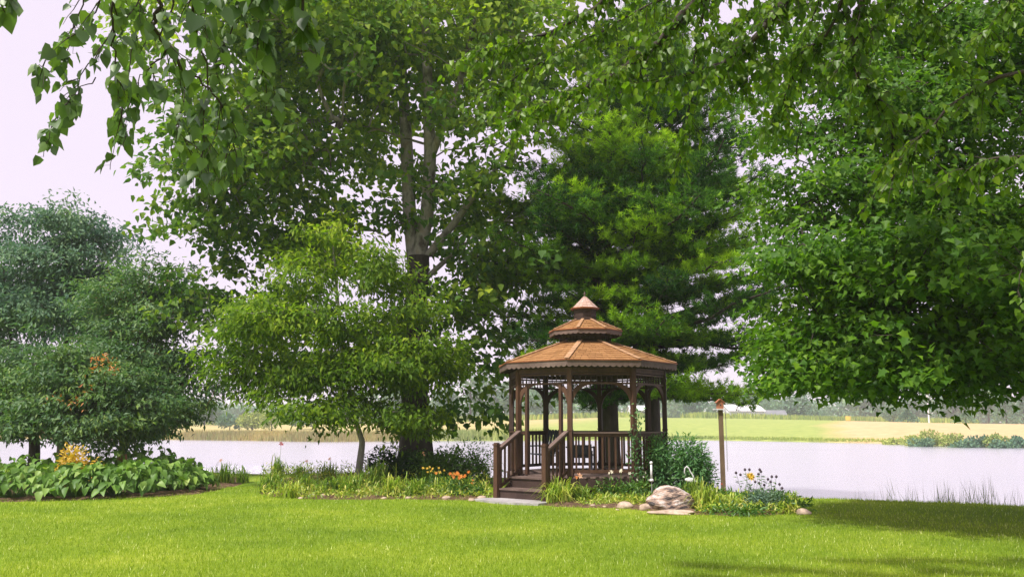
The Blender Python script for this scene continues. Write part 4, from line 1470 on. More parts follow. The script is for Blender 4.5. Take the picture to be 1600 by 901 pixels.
# right-hand one: boughs enter from above
bR = np.array([4.6, 2.6, 0.0])
tR = [bR, bR + [0, 0, 1.8], bR + [.0, .1, 3.4], bR + [-.1, .3, 5.2], bR + [-.2, .5, 7]]
hub = tR[2]
hub3 = tR[3]
bgR = [
    ([hub3, at(1150, -120, 6.4), at(1090, 0, 6.6), at(1030, 65, 6.8), at(970, 110, 7.0), at(900, 145, 7.2), at(840, 165, 7.4), at(780, 205, 7.6)], .048, .50, 60),
    ([hub3, at(1280, -90, 6.2), at(1225, 5, 6.4), at(1180, 58, 6.5), at(1130, 100, 6.7), at(1060, 120, 6.9), at(1010, 135, 7.1)], .042, .45, 50),
    ([hub3, at(1370, -80, 6.0), at(1340, 30, 6.2), at(1333, 105, 6.3), at(1365, 150, 6.4), at(1395, 175, 6.5), at(1393, 250, 6.6)], .036, .42, 44),
    ([hub3, at(1340, -60, 6.1), at(1290, 60, 6.4), at(1240, 90, 6.7), at(1190, 95, 6.9), at(1150, 130, 7.0)], .018, .45, 40),
    ([hub, at(1560, 120, 5.9), at(1480, 170, 6.1), at(1430, 230, 6.2), at(1390, 290, 6.4)], .02, .40, 26),
    ([hub, at(1650, 230, 5.6), at(1590, 245, 5.8), at(1530, 250, 5.9), at(1490, 275, 6.0)], .018, .32, 20),
    ([hub, at(1680, 330, 5.6), at(1620, 370, 5.7), at(1596, 410, 5.8), at(1590, 460, 5.8)], .014, .20, 8),
    ([hub3, at(1040, -140, 6.9), at(980, -30, 7.2), at(920, 20, 7.4), at(860, 50, 7.6), at(800, 70, 7.8), at(740, 80, 8)], .036, .45, 52),
    ([hub3, at(1450, -80, 6.3), at(1440, 0, 6.6), at(1470, 60, 6.8), at(1500, 110, 7)], .018, .45, 26),
    ([hub3, at(1120, -60, 7.0), at(1090, 60, 7.2), at(1080, 140, 7.3), at(1075, 200, 7.4), at(1060, 260, 7.5)], .014, .30, 22),
    ([hub3, at(1180, -60, 6.6), at(1010, 10, 7.4), at(900, 70, 7.7), at(820, 110, 7.9), at(770, 150, 8.1)], .018, .45, 40),
    ([hub3, at(1300, -60, 7.0), at(1260, 60, 7.4), at(1230, 140, 7.6), at(1210, 190, 7.8)], .016, .45, 34),
    ([hub3, at(1200, -90, 7.2), at(1120, -20, 7.6), at(1060, 10, 7.9), at(1000, 30, 8.1)], .018, .5, 40),
    ([hub3, at(1330, -60, 7.4), at(1240, -20, 7.8), at(1170, 20, 8.0), at(1120, 60, 8.2)], .018, .5, 44),
    ([hub3, at(1440, -90, 7.4), at(1400, -10, 7.8), at(1370, 40, 8.0), at(1330, 80, 8.2)], .018, .5, 34),
    ([hub3, at(1600, -40, 6.0), at(1560, 30, 6.4), at(1530, 60, 6.7)], .016, .4, 16),
]
overhang('linden_tree', 'heart-leaved tree standing beside the viewer with boughs overhanging the top right of the view', bR, tR, bgR, 31, M['linden'], .068, .45, .034, sparse=2.3)
bL = np.array([-3.6, 1.1, 0.0])
tL = [bL, bL + [0, 0, 1.8], bL + [.05, .1, 3.0], bL + [.1, .2, 4.4], bL + [.1, .3, 6]]
h2, h3 = tL[2], tL[3]
bgL = [
    ([h3, at(300, -160, 3.6), at(250, -20, 3.7), at(240, 45, 3.8), at(262, 75, 3.9), at(290, 110, 4.0), at(335, 145, 4.1), at(362, 190, 4.3), at(362, 250, 4.4)], .014, .26, 26),
    ([at(262, 75, 3.9), at(235, 105, 3.9), at(215, 130, 3.9), at(200, 160, 3.9)], .005, .18, 5),
    ([h3, at(220, -140, 3.4), at(176, -20, 3.5), at(176, 60, 3.6), at(182, 120, 3.7), at(190, 180, 3.8), at(195, 235, 3.8)], .008, .16, 13),
    ([h3, at(190, -120, 3.5), at(150, 20, 3.7), at(110, 60, 3.8), at(85, 110, 3.9)], .006, .16, 9),
    ([h3, at(140, -120, 4.2), at(130, 10, 4.4), at(100, 60, 4.5), at(70, 95, 4.5), at(50, 120, 4.5)], .006, .20, 13),
    ([h3, at(200, -120, 4.3), at(190, 20, 4.5), at(150, 90, 4.6), at(110, 140, 4.6), at(80, 200, 4.7), at(68, 245, 4.7)], .006, .16, 14),
    ([h3, at(230, -120, 4.3), at(215, 40, 4.5), at(195, 140, 4.6), at(180, 210, 4.7), at(172, 265, 4.7)], .006, .16, 14),
    ([at(150, 120, 3.8), at(115, 150, 3.8), at(85, 185, 3.9), at(72, 225, 3.9)], .003, .10, 4),
    ([h3, at(340, -160, 2.7), at(325, -40, 2.8), at(318, 20, 2.85), at(322, 60, 2.9)], .007, .12, 6),
    ([h3, at(440, -140, 2.9), at(412, -30, 3.0), at(405, 40, 3.1), at(400, 100, 3.2)], .008, .15, 12),
    ([h3, at(260, -160, 4.4), at(270, 0, 4.6), at(250, 60, 4.7), at(290, 130, 4.8), at(280, 200, 4.9), at(330, 290, 5.0)], .008, .26, 22),
    ([h3, at(400, -150, 4.4), at(380, 20, 4.6), at(350, 60, 4.7), at(340, 130, 4.8), at(380, 220, 4.9)], .008, .24, 20),
    ([h3, at(500, -150, 2.9), at(470, -30, 3.0), at(478, 40, 3.1), at(470, 90, 3.2)], .008, .13, 10),
    ([h3, at(20, -120, 2.4), at(5, -20, 2.5), at(8, 20, 2.5)], .004, .06, 3),
    ([h3, at(300, -150, 4.2), at(300, 20, 4.4), at(325, 120, 4.6), at(318, 220, 4.8), at(310, 300, 4.9)], .010, .26, 22),
    ([h3, at(360, -150, 4.2), at(370, 0, 4.4), at(400, 90, 4.6), at(430, 150, 4.7)], .008, .24, 14),
]
overhang('linden_tree', 'heart-leaved tree with large hanging leaves against pale sky at the top left corner', bL, tL, bgL, 32, M['linden_flare'], .074, 1.1, .052, sparse=.95)

print('trees done', len(bpy.data.objects))

# ------------------------------------------------------------------ plants in the beds
def strap_clump(name, label, px, py, n, h, spread, mat, seed, group=None, single=40, flowers=None, world=None, cat='plant', wd=.024):
    rng = np.random.default_rng(seed)
    b = on_ground(px, py) if world is None else np.array(world, float)
    b[2] = ground_z(b[0], b[1])
    root = thing(name, label, cat, b, group)
    stuff_V, stuff_T, tn, cnt = [], [], [], 0
    for i in range(n):
        a = rng.uniform(0, 6.28); L_ = h * rng.uniform(.6, 1.15)
        lean = rng.uniform(.15, 1.0) * spread
        o0 = b + np.array([rng.normal(0, spread * .22), rng.normal(0, spread * .22), -.01])
        dh = np.array([math.cos(a), math.sin(a), 0]); sd = np.array([-dh[1], dh[0], 0])
        V = []
        bend = 1.0 + 1.0 * (lean / spread) ** 1.5 * rng.uniform(.6, 1.1)
        S = 5
        for s_ in range(S):
            t = s_ / (S - 1)
            p = o0 + dh * lean * t ** 1.6 + UPV * (L_ * (1.9 * t - t * t * bend))
            p[2] = max(p[2], b[2] + .01)
            wv = wd * (1 - t ** 2.2) * .5 + .0008
            V += [p - sd * wv, p + sd * wv]
        T = []
        for s_ in range(S - 1):
            q = 2 * s_
            T += [(q, q + 1, q + 3), (q, q + 3, q + 2)]
        V = np.array(V); T = np.array(T); tt = float(np.clip(rng.beta(2, 2) , 0, 1))
        if i < single:
            mesh_obj('leaf', V, T, mat, root, np.full(len(V), tt))
        else:
            stuff_V.append(V); stuff_T.append(T + cnt); cnt += len(V); tn.append(np.full(len(V), tt))
    if stuff_V:
        mesh_obj('foliage', np.concatenate(stuff_V), np.concatenate(stuff_T), mat, root, np.concatenate(tn), kind='stuff')
    for (dx, dy, hz, fm, fs_) in (flowers or []):
        flower(root, b + np.array([dx, dy, 0]), hz, fm, fs_, rng)
    return root


def flower(root, base, hz, fm, size, rng, petals=6, stem=True, lean=None):
    lean = rng.normal(0, .04, 2) if lean is None else lean
    top = base + np.array([lean[0], lean[1], hz])
    if stem:
        mb = MB(); mb.tube([base, base + (top - base) * .5 + np.array([.01, 0, 0]), top], .004, 5); mb.build('stem', M['strap'], root)
    ax = unit(np.array([rng.normal(0, .4), -.7, .6]))
    u = unit(np.cross(ax, [0, 0, 1.])); v = np.cross(ax, u)
    mb = MB()
    for k in range(petals):
        th = 2 * math.pi * k / petals + rng.uniform(0, .3)
        r_ = math.cos(th) * u + math.sin(th) * v; s_ = -math.sin(th) * u + math.cos(th) * v
        mb.tn = rng.uniform()
        P = [top, top + r_ * size * .5 + s_ * size * .22 + ax * size * .3, top + r_ * size + ax * size * .15, top + r_ * size * .5 - s_ * size * .22 + ax * size * .3]
        mb.add(P, [(0, 1, 2), (0, 2, 3)])
    return mb.build('blossom', fm, root)


def leafy(name, label, c, rad, n, shape, size, mat, seed, cat='plant', group=None, single=0, shell=.5, up=.6, droop=.3, stems=7, bark=None, flowers=None, flat=False):
    """bush or perennial: stems plus leaves through an uneven mound; c = (x, y) on the ground"""
    rng = np.random.default_rng(seed)
    b = np.array([c[0], c[1], ground_z(c[0], c[1])])
    root = thing(name, label, cat, b, group)
    rad = np.array(rad, float)
    nl = 9
    lobes = np.array([[rng.uniform(-.5, .5), rng.uniform(-.5, .5), rng.uniform(.25, .7)] for _ in range(nl)])
    ch = rng.integers(0, nl, n)
    d = unit(rng.normal(size=(n, 3)))
    r_ = rng.uniform(0, 1, n) ** shell
    pos = b + (lobes[ch] + d * r_[:, None] * np.array([.48, .48, .36])) * rad * np.array([1, 1, 1])
    pos[:, 2] = np.maximum(pos[:, 2], b[2] + .02)
    for k in range(stems):
        tgt = b + lobes[k % nl] * rad
        mb = MB(); mb.tube([b + rng.normal(0, .04, 3) * [1, 1, 0], (b + tgt) / 2 + rng.normal(0, .03, 3), tgt], [.012, .009, .004], 5)
        mb.build('stem', bark or M['bark_dark'], root)
    outw = unit(d + np.array([0, 0, .2]))
    normal = unit(outw * .6 + [0, 0, up] + rng.normal(0, .35, (n, 3)))
    tipd = unit(outw + rng.normal(0, .5, (n, 3)) + [0, 0, -droop])
    sz = size * rng.uniform(.6, 1.25, n)
    foliage(shape, mat, pos, tipd, normal, sz, np.clip(rng.beta(2, 2, n), 0, 1), root, single, name='foliage')
    for (dx, dy, hz, fm, fs_) in (flowers or []):
        flower(root, b + np.array([dx, dy, 0]), hz, fm, fs_, rng)
    return root


# the hosta bed on the left
def hosta(px, py, n, rad, h, seed, label, size=.27):
    rng = np.random.default_rng(seed)
    b = on_ground(px, py); b[2] = ground_z(b[0], b[1])
    root = thing('hosta', label, 'plant', b, 'hostas massed in the bed on the left')
    pos, tipd, nrm_, sz = [], [], [], []
    A_, B_ = [], []
    for i in range(n):
        a = rng.uniform(0, 6.28); t = rng.uniform(.1, 1) ** .6
        rr = rad * t
        z_ = h * (1 - .72 * t ** 2.2) * rng.uniform(.8, 1.08)
        dh = np.array([math.cos(a), math.sin(a), 0])
        p = b + dh * rr + UPV * z_
        pos.append(p); tipd.append(unit(dh * (.7 + .3 * t) + UPV * (-.1 - .55 * t) + rng.normal(0, .38, 3)))
        nrm_.append(unit(dh * (.35 + .4 * t) + UPV * .8 + rng.normal(0, .36, 3)))
        sz.append(size * rng.uniform(.7, 1.2)); A_.append(b + dh * .05); B_.append(p)
    V, T = tubes(np.array(A_), np.array(B_), np.full(n, .006), np.full(n, .004), 4)
    mesh_obj('stalks', V, T, M['hosta'], root, np.full(len(V), .3), kind='stuff')
    single_leaves('hosta', M['hosta'], np.array(pos), np.array(tipd), np.array(nrm_), np.array(sz), np.clip(rng.beta(2, 2, n), 0, 1), root)


hl = ['broad-leaved hosta at the front of the bed below the stout left trunk', 'hosta with drooping pale leaves in the front row under the yellow shrub', 'hosta in the front row at the middle of the hosta bed',
      'hosta clump in the front row below the orange-brown trunk', 'hosta toward the pond end of the front row', 'last hosta at the right end of the bed by the tan daylilies',
      'hosta half cut by the left picture edge in the front row', 'hosta in the back row directly around the stout trunk foot', 'hosta in the back row beside the yellow shrub', 'tall hosta in the back row hiding the orange-brown trunk foot',
      'back-row hosta with leaves outlined against the water', 'outermost back-row hosta sloping down toward the tan daylilies', 'hosta in the back row at the left picture edge']
hs = [(75, 776, .95, .62), (128, 776, .8, .60), (178, 774, .85, .66), (226, 771, .85, .66), (262, 767, .8, .62), (296, 764, .62, .48), (20, 778, .9, .55),
      (60, 762, .9, .78), (122, 759, .85, .78), (190, 757, .95, .98), (238, 756, .85, .88), (280, 757, .65, .68), (5, 763, .9, .72)]
for i, (a, b, r_, h_) in enumerate(hs):
    hosta(a, b, 130 if i < 7 else 90, r_, h_ * (1.22 if i < 7 else 1.1), 100 + i, hl[i], .185)

# yellow shrub behind the hostas
gp = at(122, 720, 20.6)
leafy('golden_shrub', 'golden yellow shrub glowing behind the hostas beside the stout trunk', gp[:2], (.62, .5, 1.12), 1900, 'ovate', .08, M['golden'], 71, 'shrub', stems=6)
gp = at(160, 700, 26)
leafy('yellow_flower_shrub', 'small pale yellow shrub by the water between the two left trunks', gp[:2], (.35, .35, 1.0), 260, 'ovate', .07, M['farpale'], 72, 'shrub')

# daylilies and other strap-leaved clumps
dl = [
    (350, 756, 60, .55, .42, 'strap', 'tan-tipped daylily clump against the water at the end of the hosta bed', [(-.05, 0, .62, 'petal_peach', .07)]),
    (322, 757, 44, .48, .36, 'strap_yellow', 'straw-coloured daylily clump touching the last hosta', None),
    (378, 754, 44, .46, .36, 'strap', 'small drooping daylily clump at the gap in the beds', None),
    (425, 768, 64, .50, .42, 'strap', 'dark green daylily at the left tip of the middle bed', None),
    (455, 776, 60, .38, .38, 'strap_yellow', 'bright yellow-striped arching grass clump at the middle bed edge', None),
    (432, 752, 40, .75, .30, 'strap', 'tall upright daylily with one red bloom held above the water', [(.04, 0, 1.02, 'petal_red', .085)]),
    (480, 768, 60, .48, .40, 'strap', 'green daylily clump right of the yellow-striped grass', None),
    (515, 772, 60, .46, .42, 'strap', 'daylily clump spilling on small stones left of the pale leaning trunk', None),
    (470, 752, 50, .50, .40, 'strap', 'back-row daylily below the open water with yellow bud', [(.2, 0, .55, 'petal_peach', .06)]),
    (510, 750, 50, .50, .40, 'strap', 'back-row daylily with peach bloom near the pale leaning trunk', [(.1, 0, .58, 'petal_peach', .07)]),
    (548, 772, 66, .55, .50, 'strap', 'long-leaved daylily in front of the pale leaning trunk', None),
    (590, 764, 66, .75, .50, 'strap', 'tallest arching daylily just right of the pale leaning trunk', None),
    (612, 776, 60, .50, .45, 'strap_yellow', 'yellowing daylily with fallen straw leaves at the lawn edge', None),
    (650, 776, 56, .42, .38, 'strap', 'daylily clump left of the orange blooms at the lawn edge', None),
    (690, 774, 50, .40, .34, 'strap_yellow', 'light daylily clump under the orange blooms', [(.05, 0, .50, 'petal_yellow', .05), (-.15, 0, .48, 'petal_orange', .05), (.18, 0, .46, 'petal_orange', .05)]),
    (872, 787, 150, .50, .46, 'strap_yellow', 'full fountain-shaped daylily clump at the right of the gazebo stairs', None),
    (908, 786, 40, .40, .30, 'strap', 'sparser daylily with a peach bloom in front of the gazebo railing', [(-.03, .1, .52, 'petal_peach', .08), (-.08, .1, .49, 'petal_orange', .05)]),
    (1104, 797, 70, .52, .34, 'strap_yellow', 'bright green daylily clump immediately right of the big boulder', None),
    (1140, 799, 56, .36, .34, 'strap_yellow', 'low daylily clump between the boulder and the feeder post', None),
    (1085, 785, 50, .50, .34, 'strap', 'green daylily clump behind the right shoulder of the big boulder', None),
]
for i, (a, b, n, h_, sp_, mt_, lab, fl) in enumerate(dl):
    n = int(n * 1.9); h_ *= 1.2; sp_ *= 1.25
    fl = [(x, y, z_, M[m_], s_) for (x, y, z_, m_, s_) in fl] if fl else None
    strap_clump('daylily', lab, a, b, n, h_, sp_, M[mt_], 200 + i, 'daylilies and strap-leaved clumps in the beds', single=30, flowers=fl)

# orange bloomers left of the stairs
def blooms(label, px, py, n, mat, hz, sp_, size, seed, leafm='herb'):
    rng = np.random.default_rng(seed)
    g_ = on_ground(px, py)
    root = leafy('flowering_plant', label, g_[:2], (sp_ * 1.6, sp_ * 1.2, hz * .85), 340, 'lance', .12, M[leafm], seed, stems=4)
    for i in range(n):
        flower(root, np.array([g_[0] + rng.normal(0, sp_ * .55), g_[1] + rng.normal(0, sp_ * .3), ground_z(*g_[:2])]), hz * rng.uniform(.75, 1.1), mat, size * rng.uniform(.8, 1.2), rng)
    return root


blooms('cluster of bright orange lilies left of the gazebo stairs', 716, 776, 13, M['petal_orange'], .50, .28, .055, 301)
blooms('yellow and orange blooming plant below the shrub left of the stairs', 672, 772, 9, M['petal_yellow'], .55, .32, .035, 302)
blooms('low leafy plant with two pale peach blooms in front of the dark shrub', 664, 764, 2, M['petal_peach'], .85, .08, .045, 303)
blooms('small orange-flowered plant beside the left newel post', 748, 777, 3, M['petal_orange'], .34, .22, .03, 304)
blooms('leafy perennial with cream blooms below the gazebo railing', 958, 783, 5, M['petal_white'], .62, .34, .045, 305)
blooms('leafy perennial with small cream blooms left of the big boulder', 1000, 784, 4, M['petal_white'], .55, .30, .03, 306)
blooms('dark leafy plant climbing behind the boulder under the feathery shrub', 1028, 772, 1, M['petal_white'], .65, .35, .03, 307, 'feather')
blooms('weedy green plant at the foot of the feeder post', 1160, 794, 0, M['petal_white'], .34, .40, .03, 308)
blooms('light green plant right of the silver lavender mound', 1232, 798, 3, M['petal_yellow'], .26, .34, .02, 309)
blooms('light green plant on the pond side behind the silver lavender mound', 1205, 788, 2, M['petal_white'], .36, .42, .02, 310)
blooms('low green plant filling the bed between the feeder post and lavender', 1150, 803, 0, M['petal_white'], .18, .45, .02, 311)
blooms('small bushy plant right of the yellow coneflower stalks', 1120, 786, 1, M['petal_red'], .40, .3, .03, 312)

# shrubs
def shrub(label, px, py, D, rad, n, shape, size, mat, seed, **kw):
    p = at(px, py, D)
    return leafy('shrub', label, p[:2], rad, n, shape, size, mat, seed, 'shrub', **kw)


shrub('dark low shrub at the foot of the sycamore trunk', 618, 740, 23.3, (1.1, .9, 1.02), 5200, 'ovate', .085, M['darkshrub'], 401)
shrub('dark rounded shrub in front of the sycamore trunk base', 655, 740, 22.8, (.8, .8, .86), 3200, 'ovate', .085, M['darkshrub'], 402)
shrub('mid green mounded shrub between the sycamore trunk and the gazebo stairs', 703, 740, 22.3, (1.05, .9, 1.10), 5200, 'ovate', .085, M['herb'], 403)
shrub('loose airy shrub close behind the left newel post of the gazebo', 752, 720, 22.6, (.75, .7, 1.35), 1300, 'ovate', .07, M['herb'], 404)
shrub('feathery pale green shrub leaning on the right side of the gazebo', 1056, 730, 18.9, (.88, .7, 1.32), 6500, 'lance', .12, M['feather'], 405)
shrub('grey-leaved bush between the feathery shrub and the feeder post', 1090, 740, 19.3, (.55, .5, .95), 1400, 'ovate', .06, M['bluegray'], 406)
g_ = on_ground(1196, 798)
leafy('lavender_mound', 'silvery blue-green lavender mound at the right end of the bed', g_[:2], (.46, .34, .36), 2600, 'lance', .075, M['silver'], 407, 'shrub', stems=3)
# climbing vine on the right front post
vp = gv(34, RP + .06)
rng = np.random.default_rng(55)
vr = thing('climbing_vine', 'thin leafy vine climbing the front right gazebo post', 'vine', (vp[0], vp[1], ground_z(vp[0], vp[1])))
vpath = [vp + np.array([.07 * math.sin(t * 9), -.06, t * 1.9]) for t in np.linspace(0, 1, 14)]
mb = MB(); mb.tube(vpath, .006, 5); mb.build('stem', M['herb'], vr)
pos = np.array([vpath[rng.integers(0, 14)] + rng.normal(0, .07, 3) for _ in range(300)])
foliage('ovate', M['feather'], pos, unit(rng.normal(size=(300, 3)) + [0, 0, -.5]), unit(rng.normal(0, .4, (300, 3)) + [0, -1, .5]), .065 * rng.uniform(.6, 1.2, 300), rng.uniform(0, 1, 300), vr, 0, 'foliage')

# seed-head stalks and the yellow bloom against the water
def stalks(label, px, py, heads, seed):
    rng = np.random.default_rng(seed)
    b = on_ground(px, py); b[2] = ground_z(b[0], b[1])
    root = thing('coneflower', label, 'plant', b, 'tall stalks against the water at the right bed')
    D = b[1]
    for (hx, hy, kind) in heads:
        tip = at(hx, hy, D + rng.uniform(-.2, .2))
        st = b + np.array([rng.normal(0, .08), rng.normal(0, .05), 0])
        mid = (st + tip) / 2 + rng.normal(0, .03, 3)
        mb = MB(); mb.tube([st, mid, tip], [.005, .004, .0025], 5); mb.build('stalk', M['herb'], root)
        for j in range(5):
            q = st + (tip - st) * rng.uniform(.25, .85)
            single_leaves('lance', M['herb'], q[None], unit(np.array([[rng.normal(), rng.normal() * .5, .3]])), np.array([[0, -.4, 1.]]), np.array([.11]), np.array([rng.uniform()]), root)
        if kind == 'seed':
            mb = MB(); mb.lathe(tip, [(.004, -.03), (.024, -.015), (.028, 0), (.018, .02), (.002, .03)], 7); mb.build('seed_head', M['seed'], root, smooth=True)
        else:
            flower(root, tip - np.array([0, 0, .02]), .02, M['petal_yellow'], .115, rng, 10, stem=False, lean=(0, 0))
            flower(root, tip + np.array([.02, -.02, .0]), .02, M['petal_yellow'], .085, rng, 8, stem=False, lean=(0, 0))


stalks('coneflower stalks carrying one yellow bloom among dark seed heads', 1172, 790, [(1172, 745, 'y'), (1150, 738, 'seed'), (1157, 741, 'seed'), (1164, 733, 'seed'), (1171, 733, 'seed'), (1180, 752, 'seed')], 501)
stalks('taller dark seed-head stalks right of the yellow bloom', 1192, 790, [(1187, 733, 'seed'), (1189, 736, 'seed'), (1185, 740, 'seed'), (1186, 754, 'seed'), (1194, 757, 'seed'), (1200, 748, 'seed')], 502)
stalks('outermost pair of seed-head stalks leaning toward the pond', 1215, 792, [(1206, 744, 'seed'), (1213, 744, 'seed'), (1204, 752, 'seed'), (1218, 756, 'seed'), (1222, 762, 'seed')], 503)

# low ground cover along the right bed
def cover(px0, px1, py0, py1, n, seed, name='ground_cover', hi=.16):
    rng = np.random.default_rng(seed)
    P = np.array([on_ground(rng.uniform(px0, px1), rng.uniform(py0, py1)) for _ in range(n)])
    P[:, 2] = near_h(P[:, 0], P[:, 1]) + rng.uniform(.03, 1, n) ** 1.5 * hi
    V, T, tn = leaf_arrays('lance', P, unit(rng.normal(size=(n, 3)) + [0, 0, .6]), unit(rng.normal(0, .4, (n, 3)) + [0, 0, 1]), .10 * rng.uniform(.6, 1.3, n), rng.uniform(0, 1, n))
    return mesh_obj(name, V, T, M['strap_yellow'], None, tn, kind='stuff')


cover(1090, 1250, 792, 803, 2600, 601)
cover(1120, 1245, 779, 792, 2400, 602)
cover(410, 765, 762, 777, 3600, 603, hi=.22)
cover(410, 765, 742, 764, 5200, 606, hi=.40)
cover(850, 1010, 768, 784, 3200, 607, hi=.30)
cover(930, 1030, 778, 790, 1500, 604)
cover(640, 765, 770, 780, 1200, 605)
cover(905, 1010, 784, 792, 900, 608, hi=.12)
cover(470, 640, 772, 779, 1100, 609, hi=.13)

# ------------------------------------------------------------------ stones
def rock(name, label, px, py, rx, ry, rz, seed, mat, cat='rock', group=None, lump=.18, sub=4, strata=0.0, z0=None, rot=0.0):
    import bmesh
    rng = np.random.default_rng(seed)
    bm = bmesh.new()
    bmesh.ops.create_icosphere(bm, subdivisions=sub, radius=1)
    ph = rng.uniform(0, 6.28, 12)
    fr = rng.uniform(1.2, 3.2, 12)
    for v in bm.verts:
        x, y, z = v.co
        k = 1 + lump * (math.sin(fr[0] * x + ph[0]) * math.sin(fr[1] * y + ph[1]) + .6 * math.sin(fr[2] * 2 * z + ph[2] + fr[3] * x) + .35 * math.sin(fr[4] * 4 * x + ph[4]) * math.sin(fr[5] * 3.5 * z + ph[5] + 2 * y))
        if strata:
            wv = z * 9 + 1.5 * math.sin(2.2 * x + ph[6]) + 1.2 * math.sin(2.7 * y + ph[7])
            s_ = abs((wv / 2.2) % 1 - .5) * 2
            k += strata * (s_ ** 3 - .4) + .02 * math.sin(17 * x + 9 * z) * math.sin(14 * y)
        zz = max(z * k, -.45)
        v.co = (x * k * rx, y * k * ry, zz * rz)
    me = bpy.data.meshes.new(name)
    bm.to_mesh(me); bm.free()
    me.polygons.foreach_set('use_smooth', np.ones(len(me.polygons), dtype=bool))
    me.materials.append(mat)
    o_ = bpy.data.objects.new(name, me)
    C.objects.link(o_)
    b = on_ground(px, py)
    o_.location = (b[0], b[1], ground_z(b[0], b[1]) + rz * .36)
    o_.rotation_euler.z = rot
    return tag(o_, label, cat, group)


rock('boulder', 'large rounded boulder with pinkish banding in front of the feathery shrub', 1049, 796, .45, .36, .30, 5, M['stone'], 'boulder', lump=.10, sub=6, strata=.022)
rock('flat_stone', 'flat tan stone lying at the front foot of the big boulder', 1052, 803, .42, .12, .06, 6, M['pebble'], 'stone', 'edging stones along the beds')
for i, (a, b, r_, lab) in enumerate([
    (976, 794, .155, 'smooth oval tan stone on the bed edge left of the boulder'), (1011, 796, .155, 'rounded pinkish stone touching the left foot of the boulder'),
    (927, 792, .07, 'small pale stone on the edging below the peach daylily'), (944, 793, .05, 'tiny stone between the small pale stone and the smooth oval one'),
    (1256, 803, .13, 'flat grey stone at the far right tip of the bed'), (1243, 799, .08, 'small white stone beside the flat grey stone'),
    (488, 774, .09, 'small grey stone in the mulch right of the yellow-striped grass'), (505, 776, .10, 'grey-white stone left of the pale leaning trunk'),
    (470, 778, .06, 'tiny pale stone below the yellow-striped grass'), (600, 779, .06, 'small tan stone at the straw leaves'), (638, 779, .07, 'reddish stone at the edge of the middle bed'),
    (698, 780, .11, 'flat pinkish stone below the orange lilies'), (737, 783, .08, 'white pebble at the left of the slab'), (752, 780, .10, 'broken reddish stone leaning by the left newel post'), (836, 787, .06, 'white pebble at the right end of the slab'),
    (762, 784, .05, 'small brown stone on the slab corner'), (965, 797, .04, 'tiny orange pebble below the smooth oval stone')]):
    rock('stone', lab, a, b, r_ * 1.1, r_ * .8, r_ * .55, 40 + i, M['pebble'], 'stone', 'edging stones along the beds', sub=3, lump=.10, rot=i * .7)

# ------------------------------------------------------------------ garden ornaments and feeder
b = on_ground(1019, 786); D = b[1]
o_ = thing('garden_stake', 'white ball-topped garden stake standing left of the big boulder', 'ornament', b)
z1 = at(1021, 723, D)[2]
mb = MB(); mb.tube([b, b + UPV * (z1 - .30)], .009, 6); mb.build('rod', M['chain'], o_)
mb = MB(); mb.tube([b + UPV * (z1 - .32), b + UPV * (z1 - .03)], [.024, .020], 10); mb.build('tube', M['white'], o_, smooth=True)
mb = MB(); mb.lathe(b + UPV * (z1 + .005), [(.001, -.035), (.024, -.026), (.034, 0), (.024, .026), (.001, .035)], 10); mb.build('ball', M['white'], o_, smooth=True)
mb = MB(); mb.lathe(b + UPV * (z1 - .34), [(.001, -.04), (.04, -.02), (.045, .0), (.03, .025), (.001, .03)], 10); mb.build('collar', M['white'], o_, smooth=True)
b = on_ground(1079, 784); D = b[1]
o_ = thing('heron_statue', 'white wire heron ornament with curved neck behind the boulder', 'ornament', b)
sc1 = D / F
neck = [b + np.array([dx * sc1, 0, at(1079, y_, D)[2] - b[2]]) for dx, y_ in [(4, 758), (7, 750), (5, 742), (1, 736), (-1, 731), (-4, 728), (-7, 731), (-8, 737), (-6, 743)]]
mb = MB(); mb.tube(neck, [.02, .016, .014, .013, .013, .014, .014, .012, .006], 8); mb.build('neck', M['white'], o_, smooth=True)
bz = at(1079, 750, D)[2] - b[2]
mb = MB(); mb.tube([b + np.array([-.10, 0, bz + .02]), b + np.array([-.03, 0, bz + .01]), b + np.array([.06, .0, bz - .01]), b + np.array([.15, 0, bz - .04])], [.02, .055, .06, .012], 10)
mb.build('body', M['white'], o_, smooth=True)
for dx in (.0, .05):
    mb = MB(); mb.tube([b + np.array([dx, 0, 0]), b + np.array([dx, 0, bz])], .006, 6); mb.build('leg', M['chain'], o_)

b = on_ground(1131, 780); D = b[1]
fd = thing('bird_feeder', 'orange bird feeder with white tray on a tall weathered wooden post', 'bird feeder', b)
topz = at(1131, 640, D)[2]
mb = MB(); mb.obox(b + UPV * (topz / 2), (1, 0, 0), (0, 1, 0), UPV, .085, .085, topz); mb.build('post', M['postwood'], fd)
mb = MB(); mb.box(b + UPV * (topz + .012) + [-.02, 0, 0], .25, .20, .022); mb.build('tray', M['white'], fd)
hb = b + UPV * (topz + .024)
mb = MB(); mb.prism([hb + [-.075, -.06, 0], hb + [.055, -.06, 0], hb + [.055, -.06, .14], hb + [-.01, -.06, .20], hb + [-.075, -.06, .14]], (0, .12, 0)); mb.build('house', M['feeder_red'], fd)
for s_ in (-1, 1):
    mb = MB(); cx_ = hb + [-.01, 0, .206]
    mb.obox(cx_ + [s_ * .048, 0, -.038], (1, 0, -s_ * .9), (0, 1, 0), (s_ * .9, 0, 1), .125, .17, .012); mb.build('roof_board', M['feeder_red'], fd)
mb = MB(); mb.tube([hb + [-.01, -.064, .08], hb + [-.01, -.055, .08]], .018, 10); mb.build('entrance_hole', M['opening'], fd)
hk = b + [.105, 0, 0]
mb = MB(); mb.tube([b + UPV * (topz - .03) + [.04, 0, 0], hk + UPV * (topz - .01)], .006, 6); mb.build('hook', M['chain'], fd)
